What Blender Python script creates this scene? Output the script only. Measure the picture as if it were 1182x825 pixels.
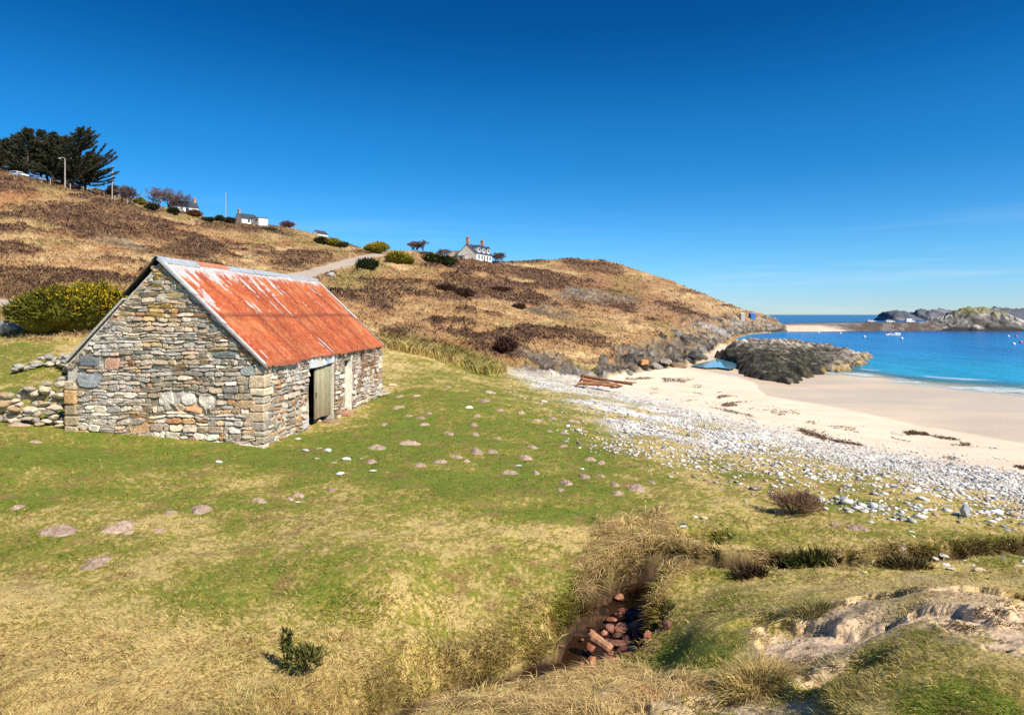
import bpy, bmesh, math, random
import numpy as np
from mathutils import Vector, Matrix, Quaternion
for _o in list(bpy.data.objects): bpy.data.objects.remove(_o)
scene = bpy.context.scene
R = math.radians
# ------------------------------------------------------------------ camera, sky, sun, exposure
CAM_Z, F, U0, HOR = 7.5, 788.0, 591.0, 363.0       # eye height over the sea, focal length and centre in photo pixels
cam = bpy.data.objects.new('camera', bpy.data.cameras.new('camera'))
scene.collection.objects.link(cam); scene.camera = cam
cam.location = (0, 0, CAM_Z); cam.rotation_euler = (R(90), 0, 0)
cam.data.sensor_width = 36; cam.data.lens = 36 * F / 1182
cam.data.shift_y = -(412.5 - HOR) / 1182
cam.data.clip_start = 0.1; cam.data.clip_end = 60000
SUN_EL, SUN_AZ = R(44), math.atan2(0.74, -0.67)   # azimuth from +Y towards +X
sun = bpy.data.objects.new('sun', bpy.data.lights.new('sun', 'SUN'))
scene.collection.objects.link(sun)
sun.data.energy = 5.0; sun.data.angle = R(0.5); sun.data.color = (1.0, 0.93, 0.82)
sd = Vector((math.sin(SUN_AZ) * math.cos(SUN_EL), math.cos(SUN_AZ) * math.cos(SUN_EL), math.sin(SUN_EL)))
sun.rotation_euler = sd.to_track_quat('Z', 'Y').to_euler()
world = bpy.data.worlds.new('World'); scene.world = world; world.use_nodes = True
wn, wl = world.node_tree.nodes, world.node_tree.links
wn.clear()
sky = wn.new('ShaderNodeTexSky'); sky.sky_type = 'NISHITA'; sky.sun_disc = False
sky.sun_elevation = SUN_EL; sky.sun_rotation = SUN_AZ
sky.altitude = 1500; sky.air_density = 1.0; sky.dust_density = 0.12; sky.ozone_density = 3.2
hs = wn.new('ShaderNodeHueSaturation'); hs.inputs['Saturation'].default_value = 1.38
hs.inputs['Hue'].default_value = 0.493; hs.inputs['Value'].default_value = 0.98
gam = wn.new('ShaderNodeGamma'); gam.inputs[1].default_value = 1.0
bg = wn.new('ShaderNodeBackground'); bg.inputs[1].default_value = 0.1
wo = wn.new('ShaderNodeOutputWorld')
# thin cirrus low over the sea
tc = wn.new('ShaderNodeTexCoord'); mp = wn.new('ShaderNodeMapping'); mp.inputs['Scale'].default_value = (1.6, 1.6, 34)
mp.inputs['Rotation'].default_value = (R(0.6), R(-1.2), 0)
cn = wn.new('ShaderNodeTexNoise'); cn.inputs['Scale'].default_value = 1.6; cn.inputs['Detail'].default_value = 5; cn.inputs['Roughness'].default_value = 0.55
cr = wn.new('ShaderNodeMapRange'); cr.inputs[1].default_value = 0.52; cr.inputs[2].default_value = 0.78
sx = wn.new('ShaderNodeSeparateXYZ')
lo = wn.new('ShaderNodeMapRange'); lo.inputs[1].default_value = 0.17; lo.inputs[2].default_value = 0.01
mu = wn.new('ShaderNodeMath'); mu.operation = 'MULTIPLY'
mu2 = wn.new('ShaderNodeMath'); mu2.operation = 'MULTIPLY'; mu2.inputs[1].default_value = 0.3
mx = wn.new('ShaderNodeMix'); mx.data_type = 'RGBA'
mx.inputs['B'].default_value = (6.6, 7.4, 8.2, 1)
wl.new(tc.outputs['Generated'], mp.inputs[0]); wl.new(mp.outputs[0], cn.inputs['Vector'])
wl.new(cn.outputs['Fac'], cr.inputs[0]); wl.new(tc.outputs['Generated'], sx.inputs[0]); wl.new(sx.outputs['Z'], lo.inputs[0])
wl.new(cr.outputs[0], mu.inputs[0]); wl.new(lo.outputs[0], mu.inputs[1]); wl.new(mu.outputs[0], mu2.inputs[0])
wl.new(sky.outputs[0], hs.inputs['Color']); wl.new(hs.outputs[0], gam.inputs[0]); 
tn = wn.new('ShaderNodeValToRGB'); tn.color_ramp.interpolation = 'EASE'
for _k, (_p, _c) in enumerate(((0.0, (.60, .80, 1.14, 1)), (0.10, (.58, .92, 1.16, 1)), (0.23, (.37, .86, 1.07, 1)), (0.42, (.16, .54, .77, 1)))):
    _e = tn.color_ramp.elements[_k] if _k < 2 else tn.color_ramp.elements.new(_p)
    _e.position = _p; _e.color = _c
tm = wn.new('ShaderNodeMix'); tm.data_type = 'RGBA'; tm.blend_type = 'MULTIPLY'; tm.inputs['Factor'].default_value = 1
wl.new(sx.outputs['Z'], tn.inputs[0]); wl.new(gam.outputs[0], tm.inputs['A']); wl.new(tn.outputs[0], tm.inputs['B']); wl.new(tm.outputs['Result'], mx.inputs['A'])
wl.new(mu2.outputs[0], mx.inputs['Factor']); wl.new(mx.outputs['Result'], bg.inputs[0]); wl.new(bg.outputs[0], wo.inputs[0])
scene.view_settings.view_transform = 'Standard'; scene.view_settings.look = 'None'
scene.view_settings.exposure = 0.36; scene.view_settings.gamma = 1; scene.view_settings.use_curve_mapping = False
scene.render.engine = 'CYCLES'
cy = scene.cycles
cy.max_bounces = 5; cy.diffuse_bounces = 2; cy.glossy_bounces = 2; cy.transmission_bounces = 3; cy.transparent_max_bounces = 8
cy.use_adaptive_sampling = True; cy.adaptive_threshold = 0.008; cy.use_denoising = False; cy.sample_clamp_indirect = 4
cy.caustics_reflective = False; cy.caustics_refractive = False

# ------------------------------------------------------------------ numpy noise
def _h(ix, iy, s):
    h = (ix.astype(np.uint32) * np.uint32(374761393)) ^ (iy.astype(np.uint32) * np.uint32(668265263)) ^ np.uint32((s * 2654435761) & 0xffffffff)
    h = (h ^ (h >> np.uint32(13))) * np.uint32(1274126177)
    h = (h ^ (h >> np.uint32(15))) * np.uint32(2246822519)
    return (h ^ (h >> np.uint32(16))).astype(np.float64) / 4294967295.0
def vn(x, y, s=0):
    x = np.asarray(x, float); y = np.asarray(y, float)
    fx = np.floor(x); fy = np.floor(y); ix = fx.astype(np.int64); iy = fy.astype(np.int64)
    a = x - fx; b = y - fy; a = a * a * a * (a * (a * 6 - 15) + 10); b = b * b * b * (b * (b * 6 - 15) + 10)
    p, q, r, t = _h(ix, iy, s), _h(ix + 1, iy, s), _h(ix, iy + 1, s), _h(ix + 1, iy + 1, s)
    return p + (q - p) * a + (r - p) * b + (p - q - r + t) * a * b
def fbm(x, y, sc, oct=4, s=0, gain=0.5):          # 0..1, centred on .5
    x = np.asarray(x, float) / sc; y = np.asarray(y, float) / sc
    o = 0.0; am = 1.0; tot = 0.0
    for i in range(oct):
        o = o + am * vn(x, y, s + i * 17); tot += am; am *= gain
        x, y = 1.6 * x - 1.2 * y + 3.7, 1.2 * x + 1.6 * y - 5.1
    return o / tot
def ridged(x, y, sc, oct=4, s=0, gain=0.55):
    x = np.asarray(x, float) / sc; y = np.asarray(y, float) / sc
    o = 0.0; am = 1.0; tot = 0.0
    for i in range(oct):
        o = o + am * (1 - np.abs(2 * vn(x, y, s + i * 13) - 1)); tot += am; am *= gain
        x, y = 1.6 * x - 1.2 * y + 1.7, 1.2 * x + 1.6 * y - 2.3
    return o / tot
def cells(x, y, sc, s=0, ang=.5, st=2.2, tilt=.9):
    """broken angular blocks: every block has its own height and tilt; st stretches them along the strata"""
    ca, sa = math.cos(ang), math.sin(ang); X = (x * ca + y * sa) / (sc * st); Y = (-x * sa + y * ca) / sc
    ix, iy = np.floor(X).astype(np.int64), np.floor(Y).astype(np.int64); best = np.full(X.shape, 1e9); out = np.zeros(X.shape)
    for i in (-1, 0, 1):
        for j in (-1, 0, 1):
            cx = ix + i + _h(ix + i, iy + j, s); cyy = iy + j + _h(ix + i, iy + j, s + 1); dd_ = (X - cx) ** 2 + (Y - cyy) ** 2; m_ = dd_ < best; best = np.where(m_, dd_, best)
            out = np.where(m_, _h(ix + i, iy + j, s + 2) + ((_h(ix + i, iy + j, s + 3) - .5) * (X - cx) + (_h(ix + i, iy + j, s + 4) - .25) * (Y - cyy)) * tilt, out)
    return out, np.sqrt(best)
def strata(x, y, w, s=0, ang=.57, wob=1.6, brk=5.0):
    """tilted beds: asymmetric ledges of width w running along ang, offset where joints break them"""
    ca, sa = math.cos(ang), math.sin(ang); a = x * ca + y * sa; v = -x * sa + y * ca
    jt = _h(np.floor(a / (brk * w) + 2.2 * vn(v / (w * 2), a / (w * 9), s)).astype(np.int64), np.floor(v / (w * 3.1)).astype(np.int64), s + 3)
    v = v / w + wob * (fbm(x, y, w * 4, 4, s + 1) - .5) * 2 + jt * 1.3; f = v - np.floor(v); hgt = _h(np.floor(v).astype(np.int64), np.floor(a / (brk * w * 1.7) + jt).astype(np.int64), s + 7)
    return np.where(f < .72, f / .72, (1 - f) / .28) * (.45 + .75 * hgt)
def sst(a, b, x):
    t = np.clip((x - a) / (b - a), 0, 1); return t * t * (3 - 2 * t)
def lerp(a, b, t): return a + (b - a) * t
def poly_mask(px, py, pts, feather):
    """signed distance based soft mask of a polygon"""
    pts = np.array(pts, float); n = len(pts); inside = np.zeros(px.shape, bool); d2 = np.full(px.shape, 1e12)
    for i in range(n):
        x0, y0 = pts[i]; x1, y1 = pts[(i + 1) % n]
        if y0 != y1:
            c = ((y0 > py) != (y1 > py)) & (px < (x1 - x0) * (py - y0) / (y1 - y0) + x0); inside ^= c
        ex, ey = x1 - x0, y1 - y0; L = ex * ex + ey * ey + 1e-9
        t = np.clip(((px - x0) * ex + (py - y0) * ey) / L, 0, 1)
        d2 = np.minimum(d2, (px - x0 - t * ex) ** 2 + (py - y0 - t * ey) ** 2)
    sdist = np.where(inside, 1, -1) * np.sqrt(d2)
    return sst(-feather, feather, sdist)
def path_dist(x, y, pts):
    d2 = np.full(np.shape(x), 1e12); par = np.zeros(np.shape(x))
    for i in range(len(pts) - 1):
        x0, y0 = pts[i][:2]; x1, y1 = pts[i + 1][:2]; ex, ey = x1 - x0, y1 - y0; L = ex * ex + ey * ey + 1e-9
        t = np.clip(((x - x0) * ex + (y - y0) * ey) / L, 0, 1)
        q = (x - x0 - t * ex) ** 2 + (y - y0 - t * ey) ** 2
        m = q < d2; d2 = np.where(m, q, d2); par = np.where(m, i + t, par)
    return np.sqrt(d2), par

# ------------------------------------------------------------------ the lie of the land
# known ground points: (bearing in photo pixels, distance, height below the eye)
def PT(u, py, d): return (u, d, (py - HOR) * d / F)
K = []
for u in (-350, 0, 300, 450): K += [(u, 2.2, 3.05), (u, 3.5, 3.08), (u, 5.5, 3.12), (u, 8, 3.22), (u, 11, 3.36)]
K += [(590, 2.2, 2.75), (590, 3.5, 2.78), (590, 5.0, 2.85), (560, 5.8, 3.2), (600, 8.8, 3.58), (560, 7.5, 3.72), (500, 7.0, 3.66), (430, 6.2, 3.5), (640, 8.3, 3.72), (655, 7.9, 3.82), (690, 8.9, 3.78), (700, 9.5, 3.62), (600, 11, 3.5)]
K += [(620, 5.7, 3.22), (650, 6.3, 3.48), (700, 5.8, 3.16), (700, 6.8, 3.66), (765, 6.7, 3.46)]
for u in (720, 820): K += [(u, 2.2, 2.5), (u, 3.5, 2.55), (u, 5.0, 2.76)]
K += [(740, 9.8, 3.4), (740, 11.5, 3.5), (800, 6.8, 3.16), (830, 8.6, 3.40), (850, 10.6, 3.52), (850, 12, 3.55)]
K += [(940, 3.6, 2.25), (940, 5.0, 2.55), (940, 6.5, 2.8), (960, 8.2, 3.15), (960, 10.3, 3.52), (1000, 12.5, 3.6)]
K += [(1080, 3.6, 2.05), (1080, 5.0, 2.2), (1080, 6.2, 2.45), (1080, 8.2, 3.12), (1100, 10.4, 3.55), (1100, 12.5, 3.72)]
K += [(1250, 3.6, 1.95), (1250, 5.0, 2.15), (1250, 6.2, 2.5), (1250, 8.2, 3.15), (1250, 10.5, 3.6), (1250, 13, 3.95)]
K += [(1550, 4, 1.95), (1550, 8, 2.9), (1550, 13, 4.0)]
# meadow
K += [PT(-350, 500, 17.5), PT(0, 495, 18), PT(85, 497, 18.9), PT(180, 505, 18.6), PT(305, 514, 18.45), PT(360, 487, 23), PT(440, 456, 30)]
K += [(150, 14, 3.38), (400, 14, 3.5), (550, 15, 3.62), (700, 15, 3.7), (850, 15.5, 3.8)]
K += [(500, 20, 3.72), (600, 20, 3.85), (700, 20, 3.95), (560, 27, 3.72), (650, 30, 4.1), (500, 32, 3.35), (560, 40, 3.75), (600, 45, 4.15)]
K += [PT(0, 440, 23.5), PT(60, 425, 25), PT(0, 405, 29), PT(60, 389, 31), PT(130, 395, 31), PT(0, 362, 42), PT(0, 349, 46), PT(-200, 352, 44), PT(-350, 430, 25)]
# behind the barn / up the slope on the left
K += [PT(250, 390, 42), PT(250, 350, 64), PT(350, 345, 68), PT(345, 318, 95), PT(410, 299, 128), PT(435, 293, 148)]
K += [PT(-350, 300, 62), PT(-350, 130, 150), PT(-350, 118, 200), PT(-150, 300, 64), PT(-150, 169, 148), PT(-150, 163, 190)]
K += [PT(0, 318, 60), PT(0, 280, 82), PT(0, 240, 112), PT(0, 202, 148), PT(0, 199, 165), PT(0, 196, 210)]
K += [PT(125, 320, 66), PT(125, 280, 100), PT(125, 250, 135), PT(125, 228, 172), PT(125, 226, 190), PT(125, 227, 250)]
K += [PT(200, 320, 72), PT(200, 280, 125), PT(200, 257, 175), PT(200, 244, 212), PT(200, 243, 235), PT(200, 248, 300)]
K += [PT(285, 300, 110), PT(285, 280, 165), PT(285, 268, 220), PT(285, 258.5, 268), PT(285, 260, 300), PT(285, 268, 380)]
K += [PT(350, 295, 145), PT(350, 282, 195), PT(350, 268, 255), PT(350, 269, 285), PT(350, 277, 370)]
K += [PT(420, 291, 205), PT(420, 288, 240), PT(420, 289, 265), PT(420, 297, 360)]
K += [PT(470, 341, 80), PT(470, 311, 115), PT(480, 296, 160), PT(480, 291.5, 228), PT(480, 293, 260), PT(480, 302, 360)]
K += [PT(440, 400, 46), PT(440, 370, 60), PT(500, 401, 50), PT(500, 370, 66), PT(540, 330, 118), PT(540, 308, 180), PT(540, 301.5, 230), PT(540, 304, 262), PT(540, 314, 360)]
K += [PT(550, 420, 51), PT(560, 395, 62), PT(600, 402, 66), PT(600, 378, 82), PT(600, 350, 118), PT(600, 325, 170), PT(600, 303, 262), PT(600, 305, 300), PT(600, 315, 400)]
K += [PT(640, 301, 292), PT(640, 304, 330), PT(640, 316, 430)]
K += [PT(680, 405, 80), PT(680, 385, 100), PT(680, 352, 155), PT(680, 322, 235), PT(680, 299, 312), PT(680, 303, 350), PT(680, 316, 450)]
K += [PT(760, 400, 103), PT(760, 375, 135), PT(760, 350, 200), PT(750, 317, 318), PT(760, 323, 350), PT(760, 333, 450)]
K += [PT(820, 392, 150), PT(820, 372, 195), PT(820, 358, 250), PT(820, 343, 325), PT(820, 350, 370), PT(820, 364, 480)]
K += [PT(860, 378, 262), PT(860, 368, 285), PT(860, 357.5, 318), PT(860, 366, 370), PT(860, 374, 420)]
K += [PT(890, 376, 300), PT(890, 363.5, 318), PT(890, 377, 350), PT(912, 383, 310), PT(912, 383, 340), PT(890, 386, 420)]
# foot of the cliff and the beach
K += [PT(590, 430, 52), PT(640, 433, 58), PT(690, 440, 60), PT(720, 430, 72), PT(760, 422, 84), PT(790, 421, 92), PT(820, 410, 115), PT(815, 402, 130), PT(835, 397, 150)]
K += [PT(700, 455, 45), PT(780, 440, 68), PT(800, 423.5, 90), PT(835, 418, 103), PT(835, 428, 84), PT(870, 447, 64)]
K += [(700, 25, 4.25), (700, 33, 4.5), (850, 20, 4.15), PT(850, 480, 40), PT(850, 460, 54), PT(950, 545, 18.3), PT(950, 508, 30.5), PT(950, 480, 44), PT(950, 460, 58)]
K += [PT(1060, 580, 13.8), PT(1060, 555, 18), PT(1060, 528, 26.5), PT(1060, 490, 43), PT(1060, 460, 59)]
K += [PT(1182, 585, 15), PT(1182, 560, 18.5), PT(1182, 545, 22), PT(1182, 505, 36), PT(1182, 480, 48), PT(1182, 458.5, 61.6)]
K += [PT(1350, 610, 13.5), PT(1350, 560, 22), PT(1350, 515, 36), PT(1350, 465, 57)]
K += [PT(925, 441, 75.6), PT(960, 435, 82), PT(1010, 437.5, 79.2), PT(1105, 450.5, 67.4), PT(1600, 478, 51), PT(1600, 560, 23)]
# the sea bed
for u, d0 in ((1600, 62), (1350, 70), (1182, 77), (1060, 86), (960, 100)): K += [(u, d0, 8.0), (u, d0 * 1.5, 9.6), (u, d0 * 2.6, 11.5), (u, 300, 14), (u, 600, 18)]
K += [(885, 120, 9.2), (885, 190, 10), (872, 225, 9.6), (862, 262, 8.6), (900, 200, 10), (900, 275, 10), (930, 300, 11), (855, 170, 8.4), (852, 205, 8.5), (930, 420, 14), (836, 215, 6.6)]
K = np.array(K, float)
EU, EL = 165.0, 0.42
def _feat(u, d): return np.stack([np.asarray(u) / EU, np.log(d) / EL], -1)
_kp = _feat(K[:, 0], K[:, 1]); _kv = K[:, 2] / (K[:, 1] + 15)
def _phi(r2): return 0.5 * r2 * np.log(r2 + 1e-12)
_n = len(K)
_D = ((_kp[:, None] - _kp[None]) ** 2).sum(-1)
_A = np.zeros((_n + 3, _n + 3)); _A[:_n, :_n] = _phi(_D) + np.eye(_n) * 0.012
_A[:_n, _n] = 1; _A[:_n, _n + 1:] = _kp; _A[_n, :_n] = 1; _A[_n + 1:, :_n] = _kp.T
_W = np.linalg.solve(_A, np.concatenate([_kv, [0, 0, 0]]))
def base_h(u, d):                                   # height of the plain ground over the sea
    u = np.asarray(u, float); d = np.asarray(d, float); sh = u.shape; f = _feat(u.ravel(), d.ravel())
    out = np.empty(len(f))
    for i in range(0, len(f), 20000):
        q = f[i:i + 20000]
        r2 = (q ** 2).sum(1)[:, None] + (_kp ** 2).sum(1)[None] - 2 * q @ _kp.T
        out[i:i + 20000] = _phi(np.maximum(r2, 0)) @ _W[:_n] + _W[_n] + q @ _W[_n + 1:]
    return CAM_Z - out.reshape(sh) * (d + 15)
# stream through the foreground: (x, y, half width)
STREAM = [(9.5, 10.9, .30), (7.87, 10.3, .30), (6.46, 9.75, .27), (5.2, 9.4, .28), (4.1, 9.35, .34), (3.0, 9.6, .22), (2.3, 9.75, .2), (1.75, 9.5, .26), (1.36, 8.9, .32), (1.16, 8.3, .46), (.8, 7.75, .40),
          (.1, 7.35, .20), (-.6, 6.75, .2), (-1.0, 6.1, .2), (-1.5, 5.0, .2), (-2.0, 3.4, .2)]
SW = np.array([p[2] for p in STREAM])
BEDH = np.array([3.98, 3.9, 3.82, 3.78, 3.78, 3.78, 3.80, 3.9, 4.02, 4.06, 4.06, 4.0, 3.92, 3.75, 3.4, 3.2])
def terrain(u, d, full=True):
    """returns x, y, z and a dict of masks"""
    x = (u - U0) / F * d; y = d
    z0 = base_h(u, d)
    py = HOR - F * (z0 - CAM_Z) / d
    m = {'z0': z0, 'py': py}
    w1 = (fbm(x / d * 40, np.log(d) * 14, 1.0, 3, 5) - .5)     # scale free warp
    w2 = (fbm(x, y, 3.0, 4, 7) - .5)
    pxw = u + w1 * 26; pyw = py + w2 * 26 * np.clip(12 / d, .12, 1)
    # --- zones (bounds given where they lie on the ground)
    m['shingle'] = poly_mask(u + w1 * 20, pyw, [(592, 428), (640, 433), (700, 446), (760, 463), (850, 484), (950, 509), (1060, 529), (1182, 546), (1400, 575), (1400, 640), (1182, 583), (1080, 560), (1000, 548), (930, 536), (850, 522), (780, 514), (715, 498), (670, 470), (620, 446)], 9)
    m['shingle_edge'] = poly_mask(pxw, pyw, [(575, 424), (640, 428), (1182, 540), (1400, 570), (1400, 660), (1182, 607), (1080, 592), (1000, 580), (900, 570), (820, 556), (740, 540), (670, 512), (620, 475), (585, 445)], 16)
    m['sand'] = poly_mask(pxw - w1 * 14, py + w2 * 4, [(628, 431), (645, 429), (690, 441), (720, 431.5), (758, 424), (795, 423), (790, 416), (815, 401), (850, 396), (880, 405), (960, 415), (1100, 400), (1400, 400), (1700, 440), (1700, 640), (1400, 585), (1182, 550), (1060, 533), (950, 513), (850, 488), (760, 466), (690, 448)], 2.0) * sst(13, 15, d)
    m['under'] = sst(0.02, -0.25, z0) * sst(50, 60, d)
    m['sand'] = np.maximum(m['sand'], m['under'])
    wetline = np.interp(u, [700, 790, 850, 872, 885, 960, 1010, 1060, 1182, 1400], [424, 427, 436, 444, 458, 470, 480, 492, 512, 545])
    m['wet'] = sst(1.6, -1.6, py - wetline + (fbm(x, y, 14, 3, 11) - .5) * 9)
    # hill side against meadow
    edge = np.interp(u, [-400, 0, 60, 130, 240, 440, 480, 520, 560, 600, 640, 660], [398, 396, 392, 398, 400, 398, 402, 408, 418, 428, 433, 424])
    m['hill'] = sst(1.5, -6, pyw - edge) * (1 - m['sand'] * (z0 < 5)) * sst(930, 915, u)
    # rock: along the foot of the hill, growing out towards the headland
    foot = np.interp(u, [600, 640, 690, 720, 760, 800, 830, 850, 880, 915], [428, 434, 441, 432, 424, 420, 398, 386, 384, 383])
    top = np.interp(u, [590, 610, 640, 690, 720, 740, 770, 790, 820, 850, 870, 890, 915], [427, 420, 418, 421, 410, 402, 388, 375, 368, 366, 366, 366, 360])
    n_r = fbm(x / d * 60, np.log(d) * 22, 1.0, 4, 21) - .5
    m['rock'] = sst(-5, 6, py - top + n_r * 34 + (ridged(x, y, 7, 3, 23) - .5) * 10) * sst(3, -2, py - foot) * sst(585, 610, u) * sst(930, 918, u) * (d > 40)
    cr_ = poly_mask(u + n_r * 24, py + n_r * 16, [(632, 338), (655, 334), (700, 337), (735, 345), (740, 352), (690, 349), (650, 346)], 2.5)
    cr2 = poly_mask(u + n_r * 20, py + n_r * 10, [(96, 276), (120, 273), (150, 278), (176, 287), (160, 289), (130, 281)], 2.0)
    cr3 = poly_mask(u + n_r * 24, py + n_r * 14, [(575, 398), (600, 402), (640, 412), (655, 428), (620, 420), (585, 408)], 2.5)
    cr4 = poly_mask(u + n_r * 24, py + n_r * 12, [(600, 352), (625, 350), (660, 360), (690, 368), (640, 366), (610, 360)], 2.5) * .8
    m['crag'] = np.maximum.reduce([cr_, cr2 * .8, cr3 * .8, cr4]) * m['hill']
    m['rock'] = np.maximum(m['rock'], m['crag'])
    m['rock'] *= 1 - sst(-.3, .3, py - (foot + 2)) * (d > 40)
    # heather in long drifts lying across the slope
    hx = x + y * .35
    drift = fbm(u / 70 + py / 60, py / 11 - u / 95, 1.0, 4, 31, .55)
    big = fbm(u / 260, py / 40 - u / 300, 1.0, 3, 41)
    prefer = np.maximum.reduce([poly_mask(u, py, [(150, 235), (230, 255), (300, 285), (420, 320), (240, 310), (150, 300), (60, 255)], 14),
                                poly_mask(u, py, [(-200, 318), (130, 318), (150, 345), (-200, 345)], 6) * .9,
                                poly_mask(u, py, [(500, 312), (600, 312), (740, 330), (850, 345), (880, 362), (800, 375), (720, 372), (640, 350), (540, 340)], 9),
                                poly_mask(u, py, [(490, 362), (560, 372), (660, 385), (720, 398), (660, 425), (560, 410), (500, 385)], 8) * .85,
                                poly_mask(u, py, [(640, 300), (700, 300), (760, 312), (860, 352), (800, 342), (720, 318)], 6)])
    clear = np.maximum(poly_mask(u, py, [(400, 325), (520, 338), (640, 362), (740, 385), (640, 380), (500, 362), (420, 350)], 7), poly_mask(u, py, [(0, 292), (110, 296), (200, 316), (0, 316)], 7))
    m['heather'] = sst(.48, .63, drift + (big - .5) * .35 + prefer * .165 - clear * .12 - .02) * m['hill'] * (1 - m['rock'])
    # road climbing behind the barn
    rx = [(-62, 44.5), (-34.2, 45.6), (-31, 48), (-27, 54), (-28.5, 66), (-29.5, 82), (-29.3, 95), (-28.4, 112), (-28.9, 128), (-28.0, 148), (-24, 175)]
    rd, rp = path_dist(x, y, rx)
    m['road'] = sst(2.15, 1.65, rd + (fbm(x, y, 1.5, 3, 51) - .5) * .7) * sst(0, .5, m['hill'] + .6)
    m['roadnear'] = sst(6, 2, rd)
    # stream
    sd_, sp = path_dist(x, y, STREAM)
    sw = np.interp(sp, np.arange(len(STREAM)), SW) + (fbm(x, y, .5, 3, 61) - .5) * .22
    m['sdist'] = sd_ - sw; m['spar'] = sp
    near = d < 13
    m['gully'] = sst(.42, .02, sd_ - sw) * near
    # sand blow-outs on the near mound
    n_m = fbm(x, y, .8, 4, 71) - .5
    mound = poly_mask(u + n_m * 90, py + n_m * 60, [(880, 735), (960, 715), (990, 690), (1060, 682), (1182, 690), (1500, 690), (1500, 790), (1182, 780), (1080, 740), (1020, 770), (960, 800), (900, 790)], 26)
    mound2 = poly_mask(u + n_m * 90, py + n_m * 60, [(700, 800), (800, 795), (880, 790), (960, 805), (1000, 850), (700, 850)], 24) * .8
    m['blow'] = np.clip(np.maximum(mound, mound2), 0, 1) * near * (1 - m['gully'])
    # --- relief
    z = z0.copy()
    land = 1 - m['sand'] * np.where(d > 15, 1, 0)
    mead = (1 - m['hill']) * land
    z += mead * ((fbm(x, y, 2.2, 3, 81) - .5) * .16 + (fbm(x, y, .45, 3, 82) - .5) * .07) * sst(2, 5, d + 2)
    z += m['hill'] * ((fbm(x, y, 26, 3, 83) - .5) * 1.5 * sst(60, 120, d) + (fbm(x, y, 6, 3, 84) - .5) * .9 + (ridged(x, y, 1.4, 3, 85) - .5) * .42 * (1 - m['road']) ) * (1 - .75 * m['roadnear'])
    z += m['heather'] * (ridged(x, y, 1.1, 3, 86)) * .55 * (1 - m['roadnear'])
    rr = ridged(x * .8 + y * .5, y * .5 - x * .2 + z0 * 1.2, 4.2, 5, 87, .6)
    steps = np.abs(((z0 * .9 + x * .12 + 4 * fbm(x, y, 9, 3, 88)) % 1.0) - .5)
    rk_ = m['rock'] > .02; bl = np.zeros(x.shape); xr, yr, zr = x[rk_], y[rk_], z0[rk_]
    b1, f1 = cells(xr + zr * .5, yr + zr, 3.2, 901); b2_, f2 = cells(xr + zr * .4, yr - zr * .6, 1.15, 911, .7, 1.8)
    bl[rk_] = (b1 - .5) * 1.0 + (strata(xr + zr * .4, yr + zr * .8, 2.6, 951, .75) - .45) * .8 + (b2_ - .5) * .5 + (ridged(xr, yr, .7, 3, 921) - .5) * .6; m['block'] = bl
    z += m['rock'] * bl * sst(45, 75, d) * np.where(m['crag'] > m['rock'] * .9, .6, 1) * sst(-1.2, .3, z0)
    z += .35 * sst(-1.2, .3, z0) * m['rock'] * ((rr - .62) * 4.2 + (steps - .25) * 1.6 + (ridged(x, y, 1.3, 4, 89) - .5) * 1.5) * sst(45, 75, d) * np.where(m['crag'] > m['rock'] * .9, .55, 1)
    z += m['sand'] * ((fbm(x, y, 3, 3, 90) - .5) * .10 * (1 - m['wet']) + (fbm(x, y, 12, 2, 91) - .5) * .05)
    z += m['shingle'] * ((fbm(x, y, 4, 3, 92) - .5) * .35 + (ridged(x, y, .4, 2, 93) - .5) * .10)
    # stream cut: steep peat banks with an overhanging lip of turf
    bed = CAM_Z - np.interp(m['spar'], np.arange(len(STREAM)), BEDH) + (fbm(x, y, .4, 3, 94) - .5) * .10
    e = m['sdist'] + (fbm(x, y, .35, 3, 95) - .5) * .22
    cut = bed + np.clip(e, 0, None) * np.interp(m['spar'], [6.5, 8.5, 10.5, 12], [2.6, 2.2, 1.3, 1.0])
    m['gully'] = sst(np.interp(m['spar'], [7, 9, 11], [.30, .26, .10]), .0, e) * near
    lip = sst(.9, .25, e) * sst(-.1, .2, e) * .06
    z = np.where(near, np.minimum(z + lip, np.maximum(cut, bed)), z)
    # hollow scoured in the sandy mound, burrow mouth in the bank
    for bx, by, rad, dep in ((2.2, 4.5, .20, .22), (2.95, 5.5, .24, .08), (2.3, 6.5, .2, .08), (2.8, 10.6, .33, .30), (3.12, 11.0, .30, .34), (2.55, 6.05, .25, .07)):
        q = np.hypot((x - bx) * .8, (y - by) * 1.25) / rad
        z -= dep * np.exp(-q ** 4)
        m['burrow'] = np.maximum(m.get('burrow', 0), np.exp(-q ** 4) * (dep >= .3) * (by > 9))
    # mound lumps
    z -= .075 * sst(.47, .58, m['blow'] * .8 + (fbm(x, y, .6, 4, 99) - .5) * 1.1) * (m['blow'] > .02)
    z += m['blow'] * ((ridged(x, y, .30, 3, 96) - .55) * .035 + (fbm(x, y, .10, 3, 97) - .5) * .022)
    m['x'], m['y'] = x, y
    return x, y, z, m
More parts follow.
